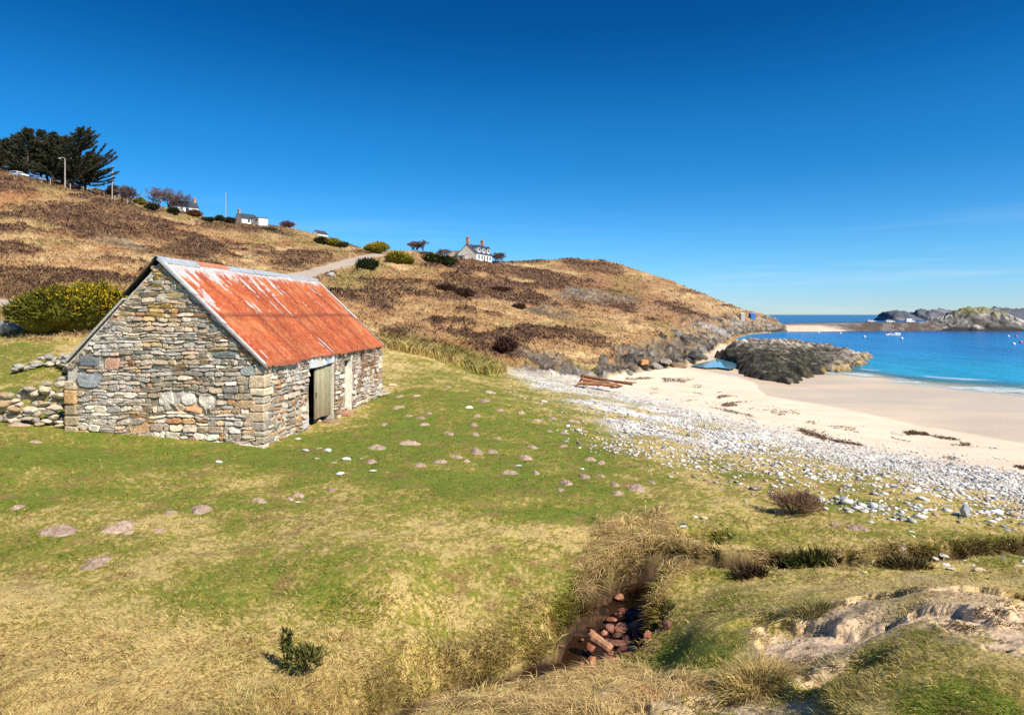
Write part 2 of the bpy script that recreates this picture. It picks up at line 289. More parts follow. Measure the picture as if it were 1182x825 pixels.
# ------------------------------------------------------------------ helpers: materials and meshes
def new_mat(name):
    m = bpy.data.materials.new(name); m.use_nodes = True
    nt = m.node_tree; return m, nt.nodes, nt.links, nt.nodes['Principled BSDF']
def mat_plain(name, col, rough=.85, var=.25, scale=6.0, bump=.0, spec=.3, metallic=0, col2=None, translucent=0):
    """principled with object-space mottling so nothing is one flat colour"""
    m, n, l, p = new_mat(name)
    t = n.new('ShaderNodeTexCoord'); no = n.new('ShaderNodeTexNoise'); no.inputs['Scale'].default_value = scale
    no.inputs['Detail'].default_value = 6; no.inputs['Roughness'].default_value = .65
    r = n.new('ShaderNodeValToRGB'); c = col; c2 = col2 or tuple(min(1, x * (1 + var)) for x in c)
    r.color_ramp.elements[0].color = (*[x * (1 - var) for x in c], 1); r.color_ramp.elements[1].color = (*c2, 1)
    r.color_ramp.elements[0].position = .32; r.color_ramp.elements[1].position = .68
    l.new(t.outputs['Object'], no.inputs['Vector']); l.new(no.outputs['Fac'], r.inputs[0]); l.new(r.outputs[0], p.inputs['Base Color'])
    p.inputs['Roughness'].default_value = rough; p.inputs['Specular IOR Level'].default_value = spec; p.inputs['Metallic'].default_value = metallic
    if bump:
        b = n.new('ShaderNodeBump'); b.inputs['Strength'].default_value = bump; b.inputs['Distance'].default_value = .02
        n2 = n.new('ShaderNodeTexNoise'); n2.inputs['Scale'].default_value = scale * 5; n2.inputs['Detail'].default_value = 5
        l.new(t.outputs['Object'], n2.inputs['Vector']); l.new(n2.outputs['Fac'], b.inputs['Height']); l.new(b.outputs[0], p.inputs['Normal'])
    return m
def mat_attr(name, rough=.9, spec=.2, var=.3, scale=9.0, bump=.4, bdist=.03, translucent=0.0, bscale=40.0):
    """base colour from the mesh's own 'col' attribute, broken up by fine noise"""
    m, n, l, p = new_mat(name)
    a = n.new('ShaderNodeAttribute'); a.attribute_name = 'col'
    t = n.new('ShaderNodeNewGeometry'); no = n.new('ShaderNodeTexNoise'); no.inputs['Scale'].default_value = scale; no.inputs['Detail'].default_value = 8; no.inputs['Roughness'].default_value = .7
    mr = n.new('ShaderNodeMapRange'); mr.inputs[1].default_value = .3; mr.inputs[2].default_value = .7; mr.inputs[3].default_value = 1 - var; mr.inputs[4].default_value = 1 + var
    mx = n.new('ShaderNodeVectorMath'); mx.operation = 'SCALE'
    l.new(t.outputs['Position'], no.inputs['Vector']); l.new(no.outputs['Fac'], mr.inputs[0]); l.new(mr.outputs[0], mx.inputs['Scale']); l.new(a.outputs['Color'], mx.inputs[0]); l.new(mx.outputs[0], p.inputs['Base Color'])
    p.inputs['Roughness'].default_value = rough; p.inputs['Specular IOR Level'].default_value = spec
    if bump:
        b = n.new('ShaderNodeBump'); b.inputs['Strength'].default_value = bump; b.inputs['Distance'].default_value = bdist
        n2 = n.new('ShaderNodeTexNoise'); n2.inputs['Scale'].default_value = bscale; n2.inputs['Detail'].default_value = 4
        l.new(t.outputs['Position'], n2.inputs['Vector']); l.new(n2.outputs['Fac'], b.inputs['Height']); l.new(b.outputs[0], p.inputs['Normal'])
    if translucent:
        tr = n.new('ShaderNodeBsdfTranslucent'); ms = n.new('ShaderNodeMixShader'); ms.inputs[0].default_value = translucent
        l.new(mx.outputs[0], tr.inputs['Color']); l.new(p.outputs[0], ms.inputs[1]); l.new(tr.outputs[0], ms.inputs[2]); l.new(ms.outputs[0], n['Material Output'].inputs['Surface'])
    return m
def np_mesh(name, verts, faces, mat=None, col=None, smooth=False, attrs=None, parent=None):
    """fast mesh from arrays; faces: list of int arrays (n,3) / (n,4)"""
    me = bpy.data.meshes.new(name); verts = np.asarray(verts, np.float32)
    if not isinstance(faces, list): faces = [faces]
    faces = [np.asarray(f, np.int32) for f in faces if len(f)]
    me.vertices.add(len(verts)); me.vertices.foreach_set('co', verts.ravel())
    idx = np.concatenate([f.ravel() for f in faces]); cnt = np.concatenate([np.full(len(f), f.shape[1], np.int32) for f in faces])
    st = np.zeros(len(cnt), np.int32); st[1:] = np.cumsum(cnt)[:-1]
    me.loops.add(len(idx)); me.loops.foreach_set('vertex_index', idx)
    me.polygons.add(len(cnt)); me.polygons.foreach_set('loop_start', st); me.polygons.foreach_set('loop_total', cnt)
    if smooth: me.polygons.foreach_set('use_smooth', np.ones(len(cnt), bool))
    me.update(calc_edges=True); me.validate()
    if col is not None:
        c = np.ones((len(verts), 4), np.float32); c[:, :3] = col
        at = me.attributes.new('col', 'FLOAT_COLOR', 'POINT'); at.data.foreach_set('color', c.ravel())
    for k, v in (attrs or {}).items():
        at = me.attributes.new(k, 'FLOAT', 'POINT'); at.data.foreach_set('value', np.asarray(v, np.float32).ravel())
    if mat: me.materials.append(mat)
    o = bpy.data.objects.new(name, me); scene.collection.objects.link(o)
    if parent: o.parent = parent
    return o
def tag(o, label, cat, group=None):
    o['label'] = label; o['category'] = cat
    if group: o['group'] = group
    return o
def kind(o, k): o['kind'] = k; return o
def thing(name, label, cat, loc=(0, 0, 0), rz=0, group=None):
    o = bpy.data.objects.new(name, None); scene.collection.objects.link(o); o.empty_display_size = .2
    o.location = loc; o.rotation_euler = (0, 0, rz); return tag(o, label, cat, group)
class MB:
    """collects shapes and links them as ONE mesh"""
    def __init__(s): s.v = []; s.f = []; s.c = []
    def add(s, v, f, c=(.5, .5, .5)):
        b = len(s.v); s.v += [tuple(p) for p in v]; s.f += [tuple(i + b for i in q) for q in f]; s.c += [tuple(c)] * len(v)
    def box(s, lo, hi, c=(.5, .5, .5), M=None):
        x0, y0, z0 = lo; x1, y1, z1 = hi
        v = [Vector(p) for p in ((x0, y0, z0), (x1, y0, z0), (x1, y1, z0), (x0, y1, z0), (x0, y0, z1), (x1, y0, z1), (x1, y1, z1), (x0, y1, z1))]
        if M: v = [M @ p for p in v]
        s.add(v, [(0, 3, 2, 1), (4, 5, 6, 7), (0, 1, 5, 4), (1, 2, 6, 5), (2, 3, 7, 6), (3, 0, 4, 7)], c)
    def tube(s, pts, rad, n=7, c=(.5, .5, .5), cap=True):
        pts = [Vector(p) for p in pts]; rad = rad if hasattr(rad, '__len__') else [rad] * len(pts)
        b = len(s.v); vv = []; up = Vector((0, 0, 1))
        for i, p in enumerate(pts):
            t = (pts[min(i + 1, len(pts) - 1)] - pts[max(i - 1, 0)]).normalized()
            a = t.cross(up if abs(t.z) < .9 else Vector((1, 0, 0))).normalized(); q = t.cross(a)
            for k in range(n): an = 2 * math.pi * k / n; vv.append(p + (a * math.cos(an) + q * math.sin(an)) * rad[i])
        ff = [(i * n + k, i * n + (k + 1) % n, (i + 1) * n + (k + 1) % n, (i + 1) * n + k) for i in range(len(pts) - 1) for k in range(n)]
        if cap: ff += [tuple(range(n))[::-1], tuple(range((len(pts) - 1) * n, len(pts) * n))]
        s.add(vv, ff, c)
    def build(s, name, mat, parent=None, smooth=False, bevel=0):
        me = bpy.data.meshes.new(name); me.from_pydata(s.v, [], s.f); me.update()
        at = me.attributes.new('col', 'FLOAT_COLOR', 'POINT')
        at.data.foreach_set('color', np.array([(*c, 1) for c in s.c], np.float32).ravel())
        if smooth: me.polygons.foreach_set('use_smooth', np.ones(len(me.polygons), bool))
        me.materials.append(mat); o = bpy.data.objects.new(name, me); scene.collection.objects.link(o)
        if bevel:
            bm = bmesh.new(); bm.from_mesh(me); bmesh.ops.bevel(bm, geom=bm.edges[:], offset=bevel, segments=1, affect='EDGES'); bm.to_mesh(me); bm.free()
        if parent: o.parent = parent
        return o
def copy_thing(o, loc=None, rz=None, scale=None, label=None, group=None):
    r = o.copy(); scene.collection.objects.link(r)
    if loc is not None: r.location = loc
    if rz is not None: r.rotation_euler = (r.rotation_euler.x, r.rotation_euler.y, rz)
    if scale is not None: r.scale = (scale,) * 3 if not hasattr(scale, '__len__') else scale
    if label: r['label'] = label
    if group: r['group'] = group
    for ch in o.children:
        c = ch.copy(); scene.collection.objects.link(c); c.parent = r
        for g in ch.children:
            e = g.copy(); scene.collection.objects.link(e); e.parent = c
    return r

# ------------------------------------------------------------------ ground colours (the things' own albedo)
def mixc(c, new, k): return c * (1 - k[..., None]) + np.asarray(new, float) * k[..., None]
def ground_colour(u, d, z, m):
    x, y, py = m['x'], m['y'], m['py']
    n1 = fbm(x, y, 1.1, 4, 101); n2 = fbm(x, y, .22, 3, 102); n3 = fbm(x, y, 5.5, 3, 103); ns = fbm(x / d * 90, np.log(d) * 34, 1.0, 4, 104)
    green, olive, straw = (.140, .178, .020), (.262, .222, .040), (.54, .405, .155)
    # where the turf is lush: a band below the barn and the flat of molehills
    lush = np.maximum.reduce([poly_mask(u + (n3 - .5) * 130, py + (n3 - .5) * 30, [(-300, 500), (100, 505), (320, 520), (400, 490), (450, 440), (520, 430), (640, 470), (720, 520), (740, 585), (620, 600), (500, 590), (420, 560), (260, 585), (-300, 590)], 40),
                              poly_mask(u + (n3 - .5) * 60, py, [(-300, 405), (40, 402), (90, 430), (90, 500), (-300, 500)], 14) * .55, poly_mask(u + (n3 - .5) * 160, py + (n3 - .5) * 60, [(-300, 600), (500, 600), (800, 590), (1182, 620), (1182, 650), (700, 640), (600, 720), (400, 690), (200, 700), (-300, 680)], 60) * .30,
                              poly_mask(u + (n3 - .5) * 60, py, [(640, 640), (700, 610), (720, 650), (670, 700), (640, 700)], 20) * .8,
                              poly_mask(u + (n1 - .5) * 60, py, [(760, 745), (850, 735), (830, 790), (780, 780)], 16) * .7,
                              poly_mask(u + (n1 - .5) * 70, py, [(1030, 800), (1120, 790), (1182, 810), (1182, 850), (1030, 850)], 14) * .8,
                              poly_mask(u + (n3 - .5) * 100, py, [(900, 585), (1182, 610), (1182, 645), (1000, 610)], 22) * .35])
    g = np.clip(lush * .86 + (n1 - .5) * 1.5 + (n3 - .5) * .9 + .06, -.3, 1.1)
    dry = np.maximum(poly_mask(u + (n3 - .5) * 150, py, [(-300, 690), (150, 720), (420, 700), (640, 770), (640, 900), (-300, 900)], 60),
                     poly_mask(u, py, [(660, 690), (690, 610), (760, 600), (790, 640), (740, 690), (690, 710)], 12))
    band = poly_mask(u + (n3 - .5) * 120, py + (n3 - .5) * 12, [(0, 545), (170, 535), (420, 550), (440, 575), (240, 570), (0, 560)], 8) * .6
    g = g - dry * .30 - band * .55
    fine = fbm(x / d * 230, np.log(d) * 150, 1.0, 3, 105); fin2 = fbm(x / d * 420, np.log(d) * 300, 1.0, 2, 106); tuft = fbm(x, y, .11, 3, 107)
    m['g'] = g
    gg = g + (n2 - .5) * .8 + (fine - .5) * 1.5 + (fin2 - .5) * .7 + (tuft - .5) * .6
    c = mixc(np.broadcast_to(np.array(straw), x.shape + (3,)), olive, sst(-.18, .36, gg))
    c = mixc(c, green, sst(.34, 1.0, gg)); c = mixc(c, (.25, .15, .06), sst(.60, .78, fbm(x, y, .30, 4, 108)) * .6)
    c = c * (.62 + .36 * n2 + .44 * fin2)[..., None]
    # hill
    tan, pale, rust, umber = np.array((.40, .245, .110)), np.array((.55, .385, .185)), np.array((.36, .165, .07)), np.array((.125, .066, .042))
    h = np.broadcast_to(tan, x.shape + (3,)).copy()
    s1 = fbm(u / 40 + py / 30, py / 7 - u / 50, 1.0, 4, 111); s2 = fbm(u / 90, py / 9, 1.0, 3, 112)
    h = mixc(h, pale, sst(.48, .68, s1)); h = mixc(h, rust, sst(.52, .72, s2) * .7)
    h = mixc(h, rust, poly_mask(u + (s1 - .5) * 60, py, [(420, 385), (520, 400), (620, 418), (600, 436), (500, 412), (430, 400)], 6) * .6)
    h = mixc(h, (.25, .115, .06), poly_mask(u + (s1 - .5) * 60, py + (s2 - .5) * 16, [(640, 312), (720, 318), (800, 342), (870, 362), (800, 372), (700, 356), (620, 335)], 8) * .55)
    grn = np.maximum.reduce([poly_mask(u, py + (s1 - .5) * 10, [(380, 322), (430, 300), (450, 308), (400, 335)], 6), sst(.62, .75, fbm(u / 60, py / 14, 1.0, 3, 113)) * .6,
                             poly_mask(u, py + (s1 - .5) * 10, [(-300, 190), (0, 200), (125, 228), (330, 264), (400, 288), (400, 296), (330, 276), (125, 238), (0, 210), (-300, 200)], 4) * .7,
                             poly_mask(u, py + (s1 - .5) * 8, [(-300, 345), (0, 352), (30, 360), (30, 400), (-300, 410)], 5) * .9])
    h = mixc(h, (.24, .20, .055), grn * .75)
    h = mixc(h, umber, m['heather'] * (.72 + .28 * sst(.3, .6, s1)))
    h = mixc(h, (.30, .17, .085), sst(.55, .7, fbm(x, y, 2.0, 3, 114)) * .45)
    h = mixc(h, (.085, .05, .03), sst(.66, .76, fbm(x / d * 150, np.log(d) * 70, 1.0, 3, 115)) * .65)
    h = h * (.62 + .5 * ns + .26 * fbm(x / d * 330, np.log(d) * 170, 1.0, 2, 116))[..., None]
    c = c * (1 - m['hill'][..., None]) + h * m['hill'][..., None]
    # rock
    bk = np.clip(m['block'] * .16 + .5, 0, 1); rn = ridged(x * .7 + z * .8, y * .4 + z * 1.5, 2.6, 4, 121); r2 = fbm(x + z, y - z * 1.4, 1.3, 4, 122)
    rock = mixc(np.broadcast_to(np.array((.175, .145, .115)), x.shape + (3,)), (.38, .33, .265), sst(.5, .66, r2))
    rock = mixc(rock, (.45, .43, .40), sst(.58, .7, fbm(x * .5 + z, y * .3 + z, 2.2, 3, 126)) * sst(770, 800, u) * .8)
    rock = mixc(rock, (.34, .235, .12), sst(.5, .66, fbm(x, y, 3, 3, 123)) * .6)
    rock = mixc(rock, (.040, .036, .032), sst(.68, .80, rn) * .85)
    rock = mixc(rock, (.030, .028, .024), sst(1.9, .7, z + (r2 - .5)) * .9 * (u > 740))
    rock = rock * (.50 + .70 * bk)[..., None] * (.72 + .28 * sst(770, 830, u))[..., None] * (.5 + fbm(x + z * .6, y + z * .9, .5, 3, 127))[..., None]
    gr = sst(.50, .62, fbm(x, y, 4.5, 4, 124)) * sst(2.5, 4.5, z) * .8 * (1 - .5 * m['crag'])
    rock = rock * (1 - gr[..., None]) + h * gr[..., None]
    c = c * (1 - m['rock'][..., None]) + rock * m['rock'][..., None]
    # road
    c = mixc(c, (.50, .42, .34), m['road'] * (.75 + .25 * n1))
    # sand
    sn = fbm(x, y, 1.6, 4, 131)
    sand = mixc(np.broadcast_to(np.array((.83, .695, .51)), x.shape + (3,)), (.76, .60, .44), sst(.4, .7, sn) * .6)
    wet = np.broadcast_to(np.array((.76, .58, .375)), x.shape + (3,)) * (.86 + .28 * fbm(x * .5 - y * .2, y * .5, 2.2, 4, 132))[..., None]
    wet = mixc(wet, (.60, .49, .36), sst(.55, .7, fbm(x * .25 + y * .1, y, 5, 3, 133)) * .5)
    sand = sand * (1 - m['wet'][..., None]) + wet * m['wet'][..., None]
    sand = mixc(sand, (.42, .38, .22), m['under'] * .5)
    k = m['sand'] * (1 - m['rock'])
    c = c * (1 - k[..., None]) + sand * k[..., None]
    # shingle: bare stone colour, turf creeping in from above
    st = fbm(x, y, .35, 3, 141)
    sh = mixc(np.broadcast_to(np.array((.46, .43, .38)), x.shape + (3,)), (.76, .73, .67), sst(.36, .58, st))
    turfy = sst(-6, 16, py - np.interp(u, [600, 700, 850, 950, 1060, 1182], [434, 452, 494, 520, 546, 572])) * .75 + .2
    k = m['shingle'] * (1 - turfy * sst(.40, .56, fbm(x, y, 1.6, 4, 142)))
    c = c * (1 - k[..., None]) + sh * k[..., None]
    # peat in the stream cut
    pe = mixc(np.broadcast_to(np.array((.026, .014, .009)), x.shape + (3,)), (.105, .052, .026), sst(.45, .68, fbm(x * 1.3 + z * 5, y * .6 + z * 9, .16, 4, 151)))
    k = np.maximum(m['gully'], m['burrow'] * .9)
    c = c * (1 - k[..., None]) + pe * k[..., None]
    # blown sand on the mound
    bs = mixc(np.broadcast_to(np.array((.78, .57, .375)), x.shape + (3,)), (.60, .43, .27), sst(.45, .7, n2))
    k = m['blow'] * sst(.36, .62, .5 + m['blow'] * .35 - (n1 - .4) * .9 + (n2 - .5) * .7 + (tuft - .5) * .9)
    m['bare'] = k
    c = c * (1 - k[..., None]) + bs * k[..., None]
    return np.clip(c, .004, .9)

# ------------------------------------------------------------------ the ground: one sheet, finer where it is near
us = np.concatenate([np.arange(-1000, -110, 14), np.arange(-110, 1300, 1.25), np.arange(1300, 2200, 14)])
ds = np.exp(np.concatenate([np.arange(math.log(2.1), math.log(13.5), .0046), np.arange(math.log(13.5), math.log(640), .0056)]))
GU, GD = np.meshgrid(us, ds)
gx, gy, gz, GM = terrain(GU, GD)
gcol = ground_colour(GU, GD, gz, GM)
nr, nc = GU.shape
_i = np.arange(nr * nc).reshape(nr, nc)
gf = np.stack([_i[:-1, :-1], _i[:-1, 1:], _i[1:, 1:], _i[1:, :-1]], -1).reshape(-1, 4)
_keep = (gz[:-1, :-1] > -9) | (GD[:-1, :-1] < 80)
gf = gf[_keep.ravel()]
gm, n, l, p = new_mat('ground_cover')
a = n.new('ShaderNodeAttribute'); a.attribute_name = 'col'; aw = n.new('ShaderNodeAttribute'); aw.attribute_name = 'wet'
ge = n.new('ShaderNodeNewGeometry')
no = n.new('ShaderNodeTexNoise'); no.inputs['Scale'].default_value = 16; no.inputs['Detail'].default_value = 9; no.inputs['Roughness'].default_value = .72
mr = n.new('ShaderNodeMapRange'); mr.inputs[1].default_value = .3; mr.inputs[2].default_value = .7; mr.inputs[3].default_value = .78; mr.inputs[4].default_value = 1.2
vm = n.new('ShaderNodeVectorMath'); vm.operation = 'SCALE'
l.new(ge.outputs['Position'], no.inputs['Vector']); l.new(no.outputs['Fac'], mr.inputs[0]); l.new(mr.outputs[0], vm.inputs['Scale']); l.new(a.outputs['Color'], vm.inputs[0]); l.new(vm.outputs[0], p.inputs['Base Color'])
rw = n.new('ShaderNodeMapRange'); rw.inputs[3].default_value = .95; rw.inputs[4].default_value = .38
l.new(aw.outputs['Fac'], rw.inputs[0]); l.new(rw.outputs[0], p.inputs['Roughness']); p.inputs['Specular IOR Level'].default_value = .22
b = n.new('ShaderNodeBump'); b.inputs['Strength'].default_value = .5; b.inputs['Distance'].default_value = .03
bs_ = n.new('ShaderNodeMapRange'); bs_.inputs[3].default_value = .55; bs_.inputs[4].default_value = .06
l.new(aw.outputs['Fac'], bs_.inputs[0]); l.new(bs_.outputs[0], b.inputs['Strength'])
n2 = n.new('ShaderNodeTexNoise'); n2.inputs['Scale'].default_value = 26; n2.inputs['Detail'].default_value = 6
l.new(ge.outputs['Position'], n2.inputs['Vector']); l.new(n2.outputs['Fac'], b.inputs['Height'])
ar = n.new('ShaderNodeAttribute'); ar.attribute_name = 'rocky'
rk = n.new('ShaderNodeTexNoise'); rk.inputs['Scale'].default_value = 1.1; rk.inputs['Detail'].default_value = 9; rk.inputs['Roughness'].default_value = .74; rk.noise_type = 'RIDGED_MULTIFRACTAL'
b2 = n.new('ShaderNodeBump'); b2.inputs['Distance'].default_value = .5
l.new(ge.outputs['Position'], rk.inputs['Vector']); l.new(rk.outputs['Fac'], b2.inputs['Height']); l.new(ar.outputs['Fac'], b2.inputs['Strength']); l.new(b.outputs[0], b2.inputs['Normal']); l.new(b2.outputs[0], p.inputs['Normal'])
wetv = np.clip(GM['wet'] * GM['sand'] * (GD > 30), 0, 1)
ground = kind(np_mesh('ground', np.stack([gx, gy, gz], -1).reshape(-1, 3), gf, gm, gcol.reshape(-1, 3), True, {'wet': wetv, 'rocky': GM['rock']}), 'structure')
# lookups on the built ground
LND = np.log(ds)
def _gidx(u, d):
    fu = np.interp(u, us, np.arange(nc)); fd = np.interp(np.log(d), LND, np.arange(nr))
    i = np.clip(fd.astype(int) if hasattr(fd, 'astype') else int(fd), 0, nr - 2); j = np.clip(fu.astype(int) if hasattr(fu, 'astype') else int(fu), 0, nc - 2)
    return i, j, fd - i, fu - j
def glook(A, u, d):
    i, j, a, b = _gidx(np.asarray(u, float), np.asarray(d, float))
    if A.ndim == 3: a = a[..., None]; b = b[..., None]
    return A[i, j] * (1 - a) * (1 - b) + A[i + 1, j] * a * (1 - b) + A[i, j + 1] * (1 - a) * b + A[i + 1, j + 1] * a * b
def gz_at(x, y): return float(glook(gz, U0 + F * x / y, y))
gpy = HOR - F * (gz - CAM_Z) / GD
def hit(u, py, dmin=2.3, dmax=600):
    """the ground point seen at a bearing and height (first along the line of sight)"""
    j = int(np.argmin(np.abs(us - u))); colv = gpy[:, j]; i0 = int(np.searchsorted(ds, dmin))
    for i in range(i0, nr - 1):
        if colv[i] <= py or ds[i] > dmax: break
    d = ds[i]; x = (u - U0) / F * d
    return Vector((x, d, gz[i, j]))
# ------------------------------------------------------------------ the sea
su = np.concatenate([np.arange(-900, 560, 40), np.arange(560, 1330, 2.0), np.arange(1340, 2300, 20)])
sdn = np.exp(np.concatenate([np.arange(math.log(36), math.log(420), .006), np.arange(math.log(420), math.log(30000), .06)]))
SU, SD = np.meshgrid(su, sdn)
sx_, sy_ = (SU - U0) / F * SD, SD
dep = np.where(SD < 600, -glook(gz, SU, np.clip(SD, 2.2, 620)), 12)
dep = np.where(SD < 600, dep, 12)
zz = (fbm(sx_, sy_, 5, 3, 201) - .5) * .05
deep, mid, turq, shal = np.array((.001, .080, .29)), np.array((.001, .165, .43)), np.array((.003, .30, .50)), np.array((.22, .50, .52))
pat = fbm(sx_ * .5, sy_ * .22, 14, 4, 202) - .5
dd = dep + pat * 2.2 * sst(.4, 1.5, dep)
sc = np.broadcast_to(deep, SU.shape + (3,)).copy()
sc = mixc(sc, mid, sst(7.5, 2.6, dd)); sc = mixc(sc, turq, sst(2.2, .6, dd)); sc = mixc(sc, shal, sst(.5, .02, dd))
sc = mixc(sc, np.array((.002, .07, .22)), sst(.10, .24, pat) * sst(1, 3, dep) * .55)
sc = mixc(sc, np.array((.001, .055, .19)), sst(350, 480, SD) * .9)
edge_n = fbm(sx_, sy_, 1.2, 3, 203)
foam = sst(.16, .03, np.abs(dep - .10 - (edge_n - .5) * .16)) * sst(.42, .58, fbm(sx_, sy_, 2.4, 3, 204)) + .8 * sst(.07, .0, np.abs(dep - .38 - (fbm(sx_, sy_, 9, 2, 205) - .5) * .3)) * sst(.52, .6, fbm(sx_, sy_, 5, 2, 206))
sc = sc * (.72 + .56 * fbm(sx_ * .55, sy_ * .2, 1.5, 4, 207))[..., None]  # sparkle and ripple streaks painted into the water colour
foam = np.clip(foam, 0, 1) * (SU > 880) * .8
sc = mixc(sc, np.array((.85, .88, .88)), foam)
alpha = np.maximum(sst(-.02, .55, dep), foam)
nr2, nc2 = SU.shape; _k = np.arange(nr2 * nc2).reshape(nr2, nc2)
sf = np.stack([_k[:-1, :-1], _k[:-1, 1:], _k[1:, 1:], _k[1:, :-1]], -1)
sf = sf[dep[:-1, :-1] > -1.2]
m_sea, n, l, p = new_mat('sea_water')
a = n.new('ShaderNodeAttribute'); a.attribute_name = 'col'; aa = n.new('ShaderNodeAttribute'); aa.attribute_name = 'body'
l.new(a.outputs['Color'], p.inputs['Base Color']); p.inputs['Roughness'].default_value = .2; p.inputs['Specular IOR Level'].default_value = .13; p.inputs['IOR'].default_value = 1.33
ge = n.new('ShaderNodeNewGeometry'); mp_ = n.new('ShaderNodeMapping'); mp_.inputs['Scale'].default_value = (.55, 1.0, 1)
w1 = n.new('ShaderNodeTexNoise'); w1.inputs['Scale'].default_value = .9; w1.inputs['Detail'].default_value = 7; w1.inputs['Roughness'].default_value = .62
bb = n.new('ShaderNodeBump'); bb.inputs['Strength'].default_value = .9; bb.inputs['Distance'].default_value = .35
l.new(ge.outputs['Position'], mp_.inputs[0]); l.new(mp_.outputs[0], w1.inputs['Vector']); l.new(w1.outputs['Fac'], bb.inputs['Height']); l.new(bb.outputs[0], p.inputs['Normal'])
l.new(aa.outputs['Fac'], p.inputs['Alpha'])
sea = kind(np_mesh('sea', np.stack([sx_, sy_, zz], -1).reshape(-1, 3), sf.reshape(-1, 4), m_sea, sc.reshape(-1, 3), True, {'body': alpha}), 'structure')
# flat water: rock pool on the beach, peaty water in the stream
def water_sheet(name, pts, z, mat, step=.25):
    mb = MB(); mb.add([(x, y, z) for x, y in pts], [tuple(range(len(pts)))]); return kind(mb.build(name, mat), 'structure')
m_pool, n, l, p = new_mat('pool_water'); p.inputs['Base Color'].default_value = (.16, .38, .50, 1); p.inputs['Roughness'].default_value = .06; p.inputs['Specular IOR Level'].default_value = .6
def uvd(u, py, z): d = F * (CAM_Z - z) / (py - HOR); return ((u - U0) / F * d, d)
pz = gz_at(*uvd(815, 417.5, .65)) + .06
water_sheet('tide_pool', [uvd(u, py, pz) for u, py in ((797, 422.5), (806, 419.5), (818, 416.5), (828, 413.5), (838, 412), (850, 413), (850, 424), (843, 426), (830, 424), (815, 424.5))], pz, m_pool)
m_str, n, l, p = new_mat('peat_water'); p.inputs['Base Color'].default_value = (.030, .013, .007, 1); p.inputs['Roughness'].default_value = .08; p.inputs['Specular IOR Level'].default_value = .35
ge = n.new('ShaderNodeNewGeometry'); w1 = n.new('ShaderNodeTexNoise'); w1.inputs['Scale'].default_value = 9; bb = n.new('ShaderNodeBump'); bb.inputs['Strength'].default_value = .25; bb.inputs['Distance'].default_value = .03
l.new(ge.outputs['Position'], w1.inputs['Vector']); l.new(w1.outputs['Fac'], bb.inputs['Height']); l.new(bb.outputs[0], p.inputs['Normal'])
sm = MB(); _pp = [Vector((x, y)) for x, y, w in STREAM]
for i, (x, y, w) in enumerate(STREAM):
    t = (_pp[min(i + 1, len(_pp) - 1)] - _pp[max(i - 1, 0)]).normalized(); q = Vector((-t.y, t.x)) * (w + .12); zz0 = CAM_Z - BEDH[i] + (.005 if i < 12 else -.06)
    sm.v += [(x + q.x, y + q.y, zz0), (x - q.x, y - q.y, zz0)]; sm.c += [(.02, .01, .006)] * 2
    if i: k = 2 * i; sm.f.append((k - 2, k - 1, k + 1, k))
kind(sm.build('stream', m_str), 'structure')
